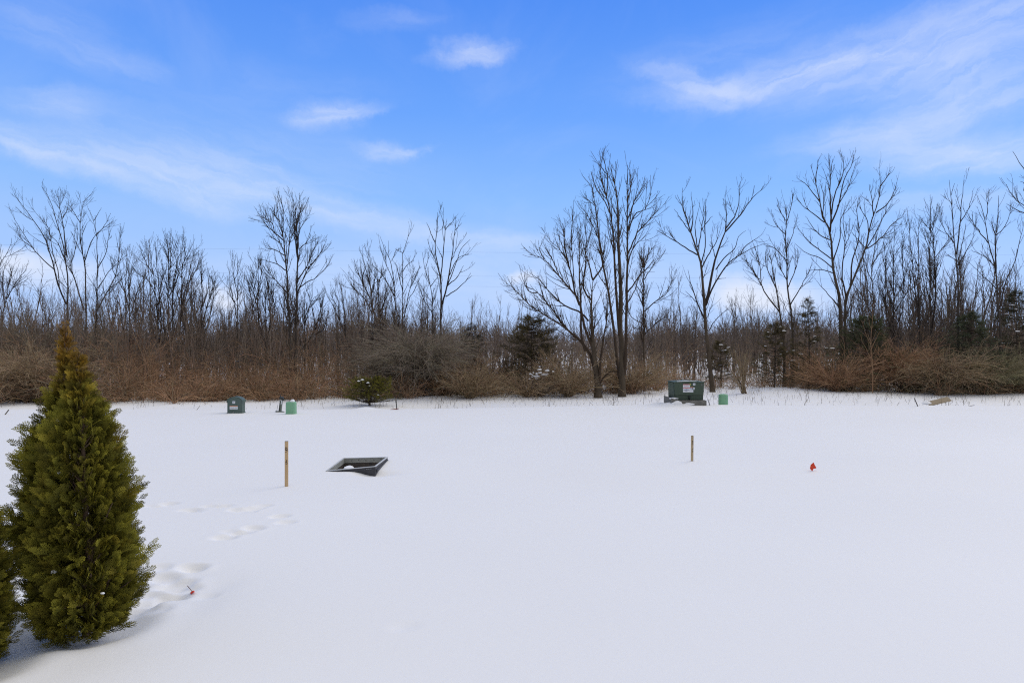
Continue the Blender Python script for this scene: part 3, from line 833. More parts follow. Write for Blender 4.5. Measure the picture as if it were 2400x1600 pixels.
TREES = [
 # (region, distance, base pixel y or None, twig density, label, material, limbs: (radius px, points))
 (1, 27, .9, 'many-stemmed bare tree at left whose long limbs lean far out leftward', [
  (3.2, [(620, 1300), (625, 950), (600, 750), (575, 560), (530, 430), (480, 250), (440, 150), (380, 60)]),
  (1.8, [(610, 700), (590, 520), (575, 400), (545, 240), (540, 120)]),
  (2.6, [(610, 1150), (545, 1000), (500, 830), (450, 650), (390, 500), (300, 370), (200, 230), (130, 140)]),
  (1.6, [(500, 830), (400, 740), (300, 630), (200, 480), (110, 320)]),
  (1.5, [(545, 1000), (535, 850), (480, 650), (460, 500), (440, 430), (360, 350), (290, 260)]),
  (1.2, [(300, 630), (210, 560), (140, 460)]), (1.2, [(575, 360), (620, 270), (630, 200)]),
  (1.3, [(600, 760), (540, 600), (470, 520), (420, 440)])]),
 (1, 26, 1.0, 'tall bare tree with forked upright stems behind the foreground evergreen', [
  (3.0, [(790, 1300), (785, 950), (775, 760), (740, 580), (735, 400), (760, 280), (765, 210), (830, 140)]),
  (1.2, [(735, 400), (690, 320), (630, 230)]), (1.6, [(775, 760), (830, 600), (880, 510), (980, 430)]),
  (2.0, [(770, 1200), (700, 960), (650, 800), (690, 650), (715, 500), (700, 400)]),
  (1.2, [(740, 580), (760, 500), (800, 400)]), (1.0, [(650, 800), (620, 700), (610, 560)])]),
 (1, 28, .9, 'slim bare tree with a straight stem right of the forked left trees', [
  (2.4, [(890, 1300), (890, 950), (895, 800), (890, 600), (880, 480), (850, 350), (810, 270)]),
  (1.4, [(895, 820), (970, 690), (990, 570), (1020, 460)]), (1.2, [(885, 520), (940, 450), (1000, 370)]), (1.0, [(860, 380), (900, 320), (930, 260)])]),
 (1, 25, .9, 'bare tree leaning right with one tall whip above the left thicket', [
  (2.6, [(880, 1300), (910, 1180), (1000, 1000), (1060, 890), (1090, 720), (1100, 550), (1110, 430)]),
  (1.4, [(900, 1000), (1000, 850), (1080, 770), (1170, 690)]), (1.2, [(1060, 890), (1030, 800), (1010, 700)]), (1.2, [(1000, 1000), (1100, 940), (1200, 820)])]),
 (1, 25, 1.2, 'bushy bare tree cut by the left edge of the photo', [
  (2.6, [(20, 1300), (60, 1100), (80, 930), (130, 800)]), (1.8, [(45, 1180), (25, 1000), (30, 860), (60, 760)]), (1.6, [(60, 1100), (140, 960), (240, 830)]),
  (1.3, [(-20, 1000), (0, 790), (60, 680), (95, 600), (108, 540)]), (1.4, [(30, 1250), (-60, 1000), (-90, 800)]), (1.2, [(70, 1000), (100, 900), (90, 780)])]),
 (2, 25, 1.3, 'dense narrow bare tree left of the rounded tree clump', [
  (2.6, [(210, 1350), (210, 1050), (205, 700), (200, 500), (175, 330)]), (1.6, [(180, 1200), (150, 1050), (120, 850), (60, 760)]), (1.5, [(205, 700), (240, 480), (300, 420)]),
  (1.4, [(210, 900), (160, 700), (130, 560), (110, 420)]), (1.4, [(215, 950), (290, 700), (330, 600)])]),
 (2, 24, 1.5, 'bare tree with twin straight stems on the left of the rounded clump', [
  (2.6, [(470, 1350), (470, 1050), (450, 750), (430, 580), (410, 430), (390, 240)]), (2.0, [(480, 1200), (500, 1000), (480, 700), (460, 450), (450, 260)]),
  (1.5, [(450, 750), (380, 620), (300, 550)]), (1.3, [(430, 560), (360, 450), (330, 330)]), (1.3, [(480, 700), (530, 560), (560, 470)])]),
 (2, 24.5, 1.5, 'tallest bare tree in the middle of the rounded clump at left', [
  (2.8, [(590, 1400), (575, 1080), (565, 800), (570, 550), (570, 350), (545, 180)]), (1.4, [(565, 720), (530, 600), (490, 520)]), (1.4, [(575, 520), (560, 400), (510, 280)]),
  (2.2, [(595, 1200), (610, 1000), (605, 780), (620, 600), (650, 440), (660, 250)]), (1.2, [(585, 500), (590, 350), (585, 200)]), (1.2, [(620, 620), (680, 420), (700, 300)])]),
 (2, 24, 1.5, 'bare tree with right-leaning stems on the right of the rounded clump', [
  (2.6, [(650, 1350), (670, 1080), (700, 800), (740, 650), (770, 480), (830, 310)]), (1.8, [(690, 900), (690, 700), (690, 520), (720, 380), (710, 250)]), (1.3, [(740, 650), (800, 560), (860, 430)]),
  (1.4, [(690, 900), (760, 780), (830, 640)])]),
 (2, 26, 1.5, 'low spreading bare tree at the right end of the rounded clump', [
  (2.4, [(860, 1400), (870, 1000), (880, 800), (870, 650), (865, 500), (870, 420)]), (1.6, [(870, 1050), (940, 780), (980, 640), (940, 570)]), (1.6, [(840, 1350), (830, 1100), (810, 850), (800, 700)]),
  (1.4, [(900, 1100), (960, 950), (1030, 860)]), (1.2, [(880, 850), (930, 700), (940, 580)])]),
 (3, 27, 1.2, 'thin three-pronged bare tree left of the tall twin-trunk tree', [
  (2.2, [(220, 1450), (222, 1000), (225, 800), (222, 690), (215, 600)]), (1.4, [(215, 1200), (180, 1000), (160, 900), (140, 720)]), (1.1, [(200, 1050), (110, 940)]), (1.0, [(222, 700), (240, 660)]), (1.2, [(215, 950), (185, 800), (170, 660)])]),
 (3, 25, 2.0, 'dense dark upright bare tree just left of the tall twin-trunk tree', [
  (3.0, [(490, 1560), (480, 1150), (475, 950), (475, 790)]), (2.0, [(470, 1400), (415, 1200), (415, 850), (415, 640)]), (1.8, [(490, 1400), (525, 1200), (490, 800)]), (1.7, [(460, 1350), (380, 1200), (330, 900), (270, 770)]),
  (1.6, [(500, 1350), (560, 1150), (540, 950)]), (1.5, [(430, 1200), (370, 950), (370, 800)]), (1.4, [(415, 900), (440, 780), (430, 660)])]),
 (3, 23, 1.7, 'tall dark bare tree with hooked left branches, left trunk of a pair', [
  (4.6, [(712, 1560), (705, 1500), (700, 1200), (682, 1000), (680, 800), (655, 620), (640, 450), (600, 280), (585, 120)]),
  (1.8, [(640, 450), (642, 250), (628, 105)]), (1.8, [(680, 700), (700, 480), (710, 230)]), (1.8, [(640, 480), (560, 410), (490, 350), (440, 262)]),
  (1.6, [(650, 620), (560, 570), (470, 550)]), (1.7, [(668, 760), (580, 700), (430, 655)]), (1.7, [(690, 980), (600, 880), (500, 780)]), (1.6, [(700, 1200), (640, 950), (560, 880)]),
  (1.5, [(630, 520), (540, 460), (490, 440)]), (1.3, [(560, 410), (540, 330), (440, 262)]), (1.3, [(610, 310), (560, 250), (530, 190)])]),
 (3, 23.2, 1.7, 'tall dark bare tree with long right-hand limbs, right trunk of a pair', [
  (4.8, [(752, 1560), (755, 1500), (765, 1100), (770, 800), (775, 600), (765, 400), (780, 280), (822, 150)]), (1.9, [(772, 640), (745, 400), (735, 110)]), (1.7, [(778, 560), (790, 400), (850, 300), (890, 270)]),
  (2.0, [(770, 850), (870, 700), (920, 560), (960, 500)]), (2.0, [(768, 980), (850, 780), (920, 680), (1010, 570)]), (1.7, [(790, 920), (870, 860), (950, 820), (1050, 710)]), (1.4, [(785, 560), (850, 510), (900, 430)]),
  (1.4, [(765, 420), (760, 300), (755, 140)]), (1.3, [(780, 300), (800, 220), (810, 130)])]),
 (3, 26, 1.8, 'low bushy bare tree leaning right below the tall twin trunks', [
  (2.4, [(840, 1560), (840, 1300), (840, 1000), (875, 900)]), (2.0, [(850, 1450), (930, 1300), (920, 1150), (880, 980)]), (1.8, [(930, 1350), (1010, 1300), (1040, 1200), (1080, 1180)]), (1.6, [(840, 1200), (900, 1050), (960, 980)]), (1.5, [(940, 1300), (980, 1150), (1000, 1040)])]),
 (4, 25, .9, 'thin bare tree bending left in the gap right of the twin trunks', [
  (2.4, [(275, 1300), (215, 1100), (160, 960), (110, 840), (60, 760), (35, 690)]), (1.5, [(160, 960), (150, 800), (120, 720)]), (1.3, [(215, 1100), (200, 900), (180, 780), (175, 680)])]),
 (4, 25, 1.5, 'fan-topped bare tree left of the thin wiry trees in the centre', [
  (3.0, [(440, 1250), (435, 900), (430, 740), (400, 600), (365, 470), (350, 400)]), (1.8, [(430, 760), (410, 600), (410, 390)]), (1.7, [(420, 780), (350, 640), (300, 550), (290, 500)]), (1.6, [(430, 900), (370, 780), (290, 700), (280, 600)]), (1.4, [(432, 740), (460, 620), (480, 500)])]),
 (4, 24, 1.4, 'small bushy bare tree beside the fan-topped tree', [
  (2.4, [(500, 1200), (500, 950), (490, 750), (500, 620), (540, 540)]), (1.5, [(492, 780), (480, 650), (470, 560)]), (1.5, [(500, 900), (560, 760), (600, 690)])]),
 (4, 25, .8, 'wiry bare tree with long whips sweeping up to the left', [
  (2.4, [(640, 1150), (630, 820), (620, 700), (600, 600), (530, 450), (490, 280)]), (1.4, [(620, 660), (590, 480), (540, 370), (500, 260)]), (1.5, [(622, 760), (560, 650), (500, 560), (430, 500)]), (1.0, [(600, 470), (635, 375)])]),
 (4, 24, .9, 'wiry bare tree with one straight stem and a lone curved top', [
  (2.2, [(690, 1150), (690, 900), (690, 700), (690, 500), (690, 400), (740, 260), (745, 195)]), (1.0, [(690, 400), (640, 375)]), (1.2, [(690, 560), (730, 500), (785, 465)]), (1.6, [(700, 950), (740, 750), (770, 620), (785, 500)]), (1.3, [(690, 720), (660, 600), (640, 500)])]),
 (4, 23, .38, 'open vase-shaped bare tree with sparse long limbs right of centre-left thicket', [
  (4.0, [(1005, 1250), (1008, 1050), (1010, 850), (1008, 620), (970, 450), (963, 320), (980, 200), (983, 60)]),
  (1.5, [(963, 320), (915, 210), (893, 150)]), (2.0, [(1010, 620), (1025, 440), (1040, 300), (1045, 210), (1005, 60)]), (1.1, [(1045, 210), (1090, 150)]), (1.1, [(1045, 210), (1060, 120)]), (1.2, [(1020, 440), (980, 350)]),
  (2.6, [(1010, 870), (1060, 680), (1095, 480), (1130, 210), (1142, 130)]), (1.6, [(1065, 680), (1110, 560), (1180, 370), (1255, 290)]), (1.5, [(1070, 670), (1150, 600), (1200, 510)]), (1.6, [(1050, 765), (1150, 700), (1270, 590)]), (1.5, [(1080, 590), (1150, 450), (1240, 410)]),
  (1.0, [(1130, 210), (1185, 150)]), (1.2, [(1095, 480), (1130, 390), (1180, 290)]), (1.3, [(965, 460), (915, 370)])]),
 (4, 22.5, 1.0, 'thin bare tree with a crooked left whip beside the vase-shaped tree', [
  (2.2, [(945, 1200), (940, 950), (935, 750), (920, 660), (880, 560), (860, 430), (855, 400)]), (1.3, [(925, 680), (980, 610)]), (1.0, [(880, 540), (905, 440), (910, 390)]), (1.5, [(940, 900), (870, 800), (850, 720)])]),
 (5, 21.4, 1.8, 'wide bare tree with heavy limbs spreading left, at the field edge', [
  (10.5, [(682, 1560), (676, 1450), (655, 1250), (640, 1060), (638, 930), (648, 800)]),
  (4.2, [(645, 1220), (590, 1080), (560, 930), (510, 870), (430, 770), (340, 670), (250, 640)]),
  (4.6, [(668, 1400), (630, 1270), (560, 1180), (480, 1110), (400, 1000), (300, 880), (210, 840)]),
  (2.8, [(620, 1060), (560, 1000), (480, 970), (380, 880), (310, 800), (245, 755)]),
  (2.8, [(562, 960), (540, 900), (500, 730), (450, 620), (370, 550)]),
  (4.0, [(600, 1250), (572, 1150), (570, 950), (560, 750), (560, 600), (570, 430)]),
  (2.6, [(640, 930), (590, 860), (600, 700), (605, 560), (600, 420)]), (2.6, [(648, 800), (620, 700), (590, 590)]), (2.8, [(648, 800), (710, 700), (690, 560), (640, 470)]),
  (2.4, [(560, 1180), (450, 1090), (370, 1040), (250, 960), (170, 880), (90, 810)]), (2.0, [(500, 730), (470, 600), (455, 440)]),
  (4.2, [(690, 1470), (695, 1300), (720, 1150), (740, 1000), (735, 870)]), (3.0, [(692, 1450), (750, 1385), (810, 1375)]),
  (1.8, [(340, 670), (310, 610), (320, 575)]), (1.7, [(430, 770), (400, 690), (360, 610)]), (1.7, [(530, 850), (520, 700), (510, 500), (525, 390)]), (1.6, [(300, 880), (240, 870), (190, 760)])]),
 (5, 21.7, 1.5, 'tallest bare tree with thick multiple upright trunks, right of the spreading one', [
  (9.5, [(832, 1540), (830, 1250), (820, 1100), (825, 900), (815, 700), (810, 480), (805, 300), (785, 190), (755, 80)]),
  (4.6, [(815, 1150), (790, 800), (780, 550), (765, 400), (735, 270), (700, 170), (690, 50)]),
  (5.0, [(815, 1420), (795, 1250), (770, 1050), (740, 850), (700, 650), (680, 480), (660, 320), (635, 190), (585, 140)]),
  (2.0, [(735, 270), (740, 150), (715, 30)]), (5.4, [(845, 1400), (856, 1200), (860, 950), (865, 700), (865, 450), (865, 250), (870, 70)]),
  (2.2, [(865, 650), (930, 500), (990, 440), (1048, 360)]), (2.2, [(865, 720), (900, 600), (980, 520)]), (2.2, [(866, 880), (950, 760), (980, 640)]), (2.0, [(865, 500), (920, 380), (980, 350), (1015, 250)]),
  (1.9, [(865, 430), (910, 300), (940, 190)]), (1.7, [(765, 400), (720, 300), (670, 220), (635, 110)]), (1.7, [(690, 560), (630, 420), (545, 300)]), (1.7, [(808, 420), (770, 330), (760, 230)]), (1.6, [(785, 190), (795, 90)]),
  (1.7, [(740, 850), (680, 760), (640, 650)]), (1.8, [(860, 960), (910, 870), (950, 740)]), (1.5, [(660, 330), (600, 280)]), (1.6, [(866, 300), (890, 200), (885, 130)])]),
 (5, 24, 2.2, 'bare tree with a straight spire stem and level side twigs behind the transformer', [
  (3.6, [(975, 1560), (970, 1300), (970, 1100), (968, 800), (966, 560)]), (1.8, [(972, 1000), (1050, 930), (1110, 890), (1150, 800)]), (1.5, [(970, 900), (920, 830), (890, 780)]), (1.6, [(970, 1150), (1040, 1080), (1120, 1020)]),
  (1.5, [(970, 800), (1020, 720), (1080, 640)]), (1.5, [(970, 1080), (900, 1040), (860, 980)]), (1.4, [(968, 720), (1000, 640), (1030, 590)]), (1.5, [(970, 1120), (900, 1100)])]),
 (6, 24, .5, 'big Y-forked bare tree standing alone just right of the transformer', [
  (6.6, [(452, 1500), (440, 1380), (415, 1150), (400, 1000), (395, 880), (385, 760), (375, 620), (345, 500), (295, 370), (270, 270), (205, 110)]),
  (2.0, [(345, 535), (270, 490), (190, 440), (60, 360)]), (1.2, [(190, 440), (150, 375)]), (4.4, [(398, 890), (435, 770), (440, 700), (475, 560), (530, 400), (545, 350), (550, 240), (540, 110)]),
  (2.4, [(545, 350), (610, 260), (640, 150), (640, 30)]), (2.4, [(545, 370), (650, 250), (720, 150), (800, 70), (812, 40)]), (2.8, [(408, 890), (450, 770), (560, 600), (650, 535), (730, 490), (825, 455)]),
  (1.6, [(650, 535), (670, 490), (730, 440), (800, 395)]), (1.8, [(475, 640), (540, 550), (610, 490), (640, 400), (685, 365)]), (2.0, [(380, 620), (430, 520), (480, 440), (490, 350)]), (1.8, [(372, 600), (400, 480), (400, 330), (405, 140)]),
  (1.8, [(350, 500), (370, 370), (400, 230)]), (1.8, [(300, 370), (315, 270), (300, 90)]), (1.6, [(300, 380), (235, 290), (180, 210)]), (1.6, [(345, 480), (330, 330), (360, 190)]), (1.4, [(450, 770), (490, 710), (545, 700)]),
  (2.4, [(396, 990), (340, 860), (300, 730), (280, 640)]), (1.3, [(340, 870), (260, 790)]), (1.6, [(428, 1070), (470, 1000), (560, 910)]), (1.4, [(475, 560), (450, 460), (440, 390)]), (1.4, [(270, 280), (240, 200), (240, 60)]), (1.4, [(400, 320), (450, 260)])]),
 (7, 26, 1.1, 'leaning bare tree with two curved left limbs, left of the slim straight one', [
  (4.2, [(265, 1540), (263, 1300), (240, 1080), (215, 920), (200, 830), (170, 650)]), (2.0, [(232, 1050), (160, 960), (120, 880), (110, 750), (60, 600)]), (1.5, [(130, 900), (60, 780), (0, 700)]), (1.6, [(210, 900), (150, 760), (150, 640)]), (1.3, [(110, 850), (40, 800)])]),
 (7, 26.2, 1.1, 'slim straight bare tree right of the leaning two-limbed one', [
  (3.8, [(320, 1520), (318, 1200), (300, 1000), (285, 900), (280, 700), (272, 540), (285, 470), (265, 350)]), (1.5, [(275, 570), (210, 500), (185, 430)]), (1.4, [(282, 490), (240, 420), (220, 380)]), (1.4, [(285, 480), (310, 380), (322, 310)]),
  (1.6, [(290, 900), (345, 760), (350, 650)]), (1.8, [(305, 1010), (380, 880), (430, 790)]), (1.6, [(280, 730), (210, 660), (160, 630)]), (1.4, [(280, 660), (320, 560), (330, 500)]), (1.5, [(285, 860), (230, 760), (200, 680)])]),
 (7, 25.6, .6, 'tall thick-trunked bare tree at right, left of a forking pair', [
  (6.2, [(628, 1400), (625, 1290), (620, 1100), (610, 930), (580, 820), (570, 700), (555, 540), (510, 460), (490, 350), (460, 220), (430, 130)]), (2.6, [(556, 550), (560, 400), (555, 250), (570, 90)]), (2.4, [(560, 500), (610, 380), (640, 230), (690, 130), (705, 60)]),
  (2.0, [(565, 440), (580, 330), (640, 170), (635, 65)]), (1.9, [(520, 490), (430, 420), (390, 390), (335, 330)]), (1.8, [(555, 600), (480, 560), (400, 450)]), (1.8, [(562, 720), (480, 660), (420, 610), (355, 530)]), (1.8, [(572, 780), (500, 720), (400, 680), (330, 620)]), (1.5, [(570, 810), (500, 790), (400, 795)]),
  (1.8, [(605, 1010), (540, 940), (470, 860)]), (2.0, [(572, 740), (620, 590), (620, 480), (690, 340)]), (1.7, [(490, 360), (430, 280), (370, 220)]), (1.7, [(465, 240), (470, 160), (480, 90)]), (1.5, [(510, 460), (515, 330), (490, 240)]), (1.4, [(555, 300), (535, 230)]), (1.5, [(600, 390), (660, 290), (720, 110)])]),
 (7, 25.8, .7, 'tall bare tree leaning right, right half of a forking pair', [
  (4.8, [(650, 1400), (650, 1250), (652, 1050), (660, 960), (690, 880), (740, 760), (785, 640), (800, 550), (830, 450), (860, 360), (875, 250), (865, 140)]), (1.7, [(873, 260), (920, 200), (942, 160)]), (1.9, [(845, 430), (920, 370), (990, 270)]), (2.2, [(655, 960), (630, 800), (650, 650), (640, 480), (650, 380)]),
  (2.4, [(685, 890), (700, 720), (740, 580), (725, 400), (740, 320)]), (1.5, [(785, 660), (690, 550)]), (1.7, [(800, 570), (790, 480), (750, 400), (740, 330)]), (1.8, [(790, 655), (880, 590), (950, 500), (1025, 450)]), (1.8, [(780, 660), (830, 580), (880, 480), (945, 370)]), (1.7, [(830, 450), (820, 340), (800, 250)]), (1.4, [(650, 640), (700, 520)])]),
 (7, 24.5, 1.2, 'slender bare tree with a thin wavy stem right of the forking pair', [
  (2.4, [(828, 1400), (825, 1100), (825, 900), (815, 800), (840, 650), (870, 500)]), (1.3, [(822, 860), (790, 780), (780, 680)]), (1.3, [(825, 950), (760, 880), (700, 820)]), (1.4, [(820, 760), (870, 680), (900, 600)])]),
 (8, 26, 2.4, 'dense spire-like bare tree thick with twigs at right', [
  (2.8, [(125, 1350), (125, 1100), (125, 800), (132, 540)]), (1.8, [(120, 1250), (75, 1100), (70, 750), (60, 640)]), (1.8, [(130, 1200), (185, 1050), (180, 560)]), (1.5, [(120, 1150), (40, 980), (20, 860)]), (1.5, [(130, 1100), (220, 950), (240, 850)])]),
 (8, 25, 1.1, 'pair of straight thin stems beside the dense spire-like tree', [
  (2.4, [(295, 1350), (293, 1150), (290, 900), (287, 490)]), (1.7, [(290, 1150), (270, 1000), (240, 700), (226, 480)]), (1.1, [(290, 800), (240, 690)])]),
 (8, 25.5, 1.8, 'tall narrow bare tree with two close stems left of the high whip tree', [
  (2.6, [(370, 1350), (365, 1100), (362, 800), (365, 380)]), (2.0, [(375, 1200), (400, 1000), (395, 750), (380, 550), (415, 390)]), (1.1, [(365, 560), (310, 490)]), (1.2, [(395, 740), (470, 640), (490, 580)]), (1.2, [(363, 700), (330, 600), (310, 560)])]),
 (8, 23.5, .6, 'high whip-topped bare tree, two long prongs against the sky at right', [
  (3.6, [(548, 1350), (545, 1150), (545, 900), (535, 720), (515, 540), (500, 340), (490, 230)]), (2.0, [(538, 720), (560, 520), (570, 380), (588, 230)]), (1.3, [(566, 500), (610, 430), (642, 335)]), (1.5, [(543, 790), (600, 700), (660, 580)]), (1.3, [(515, 640), (450, 540), (425, 470)]), (1.2, [(540, 760), (480, 720)]), (1.0, [(500, 330), (525, 250)]), (1.2, [(545, 760), (590, 580), (600, 520)])]),
 (8, 23, .55, 'forked bare tree with curved left limbs near the right edge', [
  (3.6, [(828, 1350), (822, 1200), (805, 1000), (795, 820), (760, 690), (730, 540), (710, 430), (672, 325)]), (2.2, [(795, 840), (795, 580), (810, 480), (814, 330)]), (1.6, [(742, 640), (660, 530), (598, 430)]), (1.5, [(790, 800), (720, 730), (630, 690)]), (1.2, [(732, 490), (740, 410), (730, 320)]), (1.3, [(800, 590), (850, 540), (905, 410)]), (1.0, [(790, 585), (765, 480)]),
  (2.0, [(815, 1080), (860, 900), (920, 760), (955, 620), (980, 500)]), (1.5, [(798, 940), (700, 850), (620, 770)])]),
 (8, 19, .6, 'bare tree mostly outside the photo, its limbs reaching in at the right edge', [
  (6, [(1180, 1400), (1160, 1000), (1130, 600), (1110, 350), (1090, 100)]), (2.4, [(1125, 480), (1040, 250), (980, 160), (940, 90), (903, 38)]), (2.2, [(1135, 650), (1050, 470), (980, 400), (920, 350), (880, 300), (862, 255)]), (2.0, [(1140, 700), (1050, 480), (960, 440), (865, 388)]), (1.5, [(980, 300), (980, 250), (960, 240)])]),
]


def traced_tree(spec, idx):
    reg, dist, dens, label, limbs = spec
    ox, oy, sc = REG[reg]
    W_ = []; RR = []
    pxs = []
    for li, (r0, pts) in enumerate(limbs):
        q = np.array([(ox + a * sc, oy + b * sc) for a, b in pts])
        if li == 0:
            dd = dist + np.concatenate([[0], np.cumsum(rng.normal(0, .12, len(q) - 1))])
            # run the trunk down to the ground
            gpx = q[0].copy()
            xw = (gpx[0] - 1200) / FOC * dist
            gy_ = 800 + (EYE - (hz(xw, dist) - .06)) * FOC / dist
            if gy_ > gpx[1] + 4:
                q = np.vstack([[gpx[0] - (q[1][0] - q[0][0]) * .15, gy_], q]); dd = np.concatenate([[dist], dd])
        else:
            best = min(((np.hypot(*(pp[:2] - q[0])), pp[2]) for pp in pxs), key=lambda v: v[0])
            slope = rng.normal(0, .55)
            run = np.concatenate([[0], np.cumsum(np.hypot(*np.diff(q, axis=0).T))]) * dist / FOC
            dd = best[1] + slope * run * (0.6 + .3 * run / max(run[-1], .1))
        W3 = np.array([at(a, b, d_) for (a, b), d_ in zip(q, dd)])
        K = 18 if li == 0 else 12
        dens_q = resample(np.column_stack([q, dd]), 24)
        pxs += [v for v in dens_q]
        P = resample(W3, K, .007)
        n = np.linspace(0, 1, K)
        rb = r0 * dist / FOC * (.80 if reg in (5, 6, 7) else .8)
        rad = rb * (1 - n) ** .9 + .0048 * n
        if li == 0: rad = rad * (1 + .45 * np.exp(-n * 18))
        W_.append(P); RR.append(rad)
    base = W_[0][0].copy()
    base[2] = hz(base[0], base[1])
    t = empty('bare_tree', tuple(base), label, 'tree', 'bare trees along the field edge')
    tw = TWIGB if reg in (5, 7) else TWIG
    bk = BARK if reg in (5, 6, 7) else BARKG
    V, F = tubes((W_[0] - base)[None], RR[0][None], 9)
    link_mesh('trunk', np_mesh('trunk', V, F), bk, t)
    acc = Acc()
    L = np.array([resample(p - base, 12) for p in W_]); LR = np.array([np.interp(np.linspace(0, 1, 12), np.linspace(0, 1, len(r)), r) for r in RR])
    V, F = tubes(L[1:], LR[1:], 6)
    acc.add(V, F)
    A, AR = grow(L, LR, 3.6 * dens, (.28, .99), .42, (.28, 1.05), .13, .04, 7, .0042, .012)
    if len(A): acc.add(*tubes(A, AR, 4))
    B, BR = grow(A, AR, 4.6, (.12, .97), .52, (.20, .62), .08, .06, 5, .0036, .007)
    if len(B): acc.add(*tubes(B, BR, 3))
    C, CR = grow(B, BR, 2.6, (.1, .95), .6, (.10, .28), .05, .10, 4, .0031, .0048)
    if len(C): acc.add(*tubes(C, CR, 3))
    link_mesh('crown', acc.mesh('crown'), tw, t)
    return t


for i, s in enumerate(TREES): traced_tree(s, i)

# ------------------------------------------------------------------ smaller background trees (grown, then copied)


def auto_tree(H, stems, spread, dens, seed, twm, bkm):
    global rng
    keep = rng; rng = np.random.default_rng(seed)
    K = 14
    P = []; RD = []
    for s in range(stems):
        a = rng.uniform(0, 6.28); tilt = spread * rng.uniform(.25, 1) if stems > 1 else spread * .15
        top = H * (1 if s == 0 else rng.uniform(.6, .95))
        u = np.linspace(0, 1, K)
        x = np.cos(a) * tilt * top * u ** .8 + np.cumsum(rng.normal(0, .025, K)); y = np.sin(a) * tilt * top * u ** .8 + np.cumsum(rng.normal(0, .025, K))
        p = np.stack([x - x[0], y - y[0], top * u], -1)
        P.append(p); RD.append((.012 + .0055 * H) * (1 if s == 0 else .7) * (1 - u) ** .85 + .005)
    P = np.array(P); RD = np.array(RD)
    V, F = tubes(P[:1], RD[:1], 6)
    tm = np_mesh('trunk', V, F)
    acc = Acc()
    if stems > 1: acc.add(*tubes(P[1:], RD[1:], 5))
    A, AR = grow(P, RD, 3.6 * dens, (.14, .98), .42, (.5, 1.6 * H / 5), .10, .04, 7, .0045, .012)
    acc.add(*tubes(A, AR, 4))
    B, BR = grow(A, AR, 3.8, (.12, .97), .55, (.25, .75), .09, .08, 5, .0042, .008)
    acc.add(*tubes(B, BR, 3))
    C, CR = grow(B, BR, 2.2, (.1, .95), .65, (.1, .32), .05, .11, 4, .0038, .0055)
    acc.add(*tubes(C, CR, 3))
    cm = acc.mesh('crown')
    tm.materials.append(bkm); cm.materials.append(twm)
    rng = keep
    return tm, cm, H


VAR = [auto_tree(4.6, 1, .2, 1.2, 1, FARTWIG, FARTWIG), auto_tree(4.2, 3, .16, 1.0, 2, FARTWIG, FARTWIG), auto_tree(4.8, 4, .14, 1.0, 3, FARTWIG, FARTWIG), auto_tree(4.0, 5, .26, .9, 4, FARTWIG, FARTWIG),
       auto_tree(5.0, 2, .10, 1.2, 5, FARTWIG, FARTWIG), auto_tree(3.6, 6, .34, .9, 6, FARTWIG, FARTWIG), auto_tree(4.6, 3, .08, 1.0, 7, FARTWIG, FARTWIG), auto_tree(3.2, 5, .42, 1.0, 8, FARTWIG, FARTWIG)]

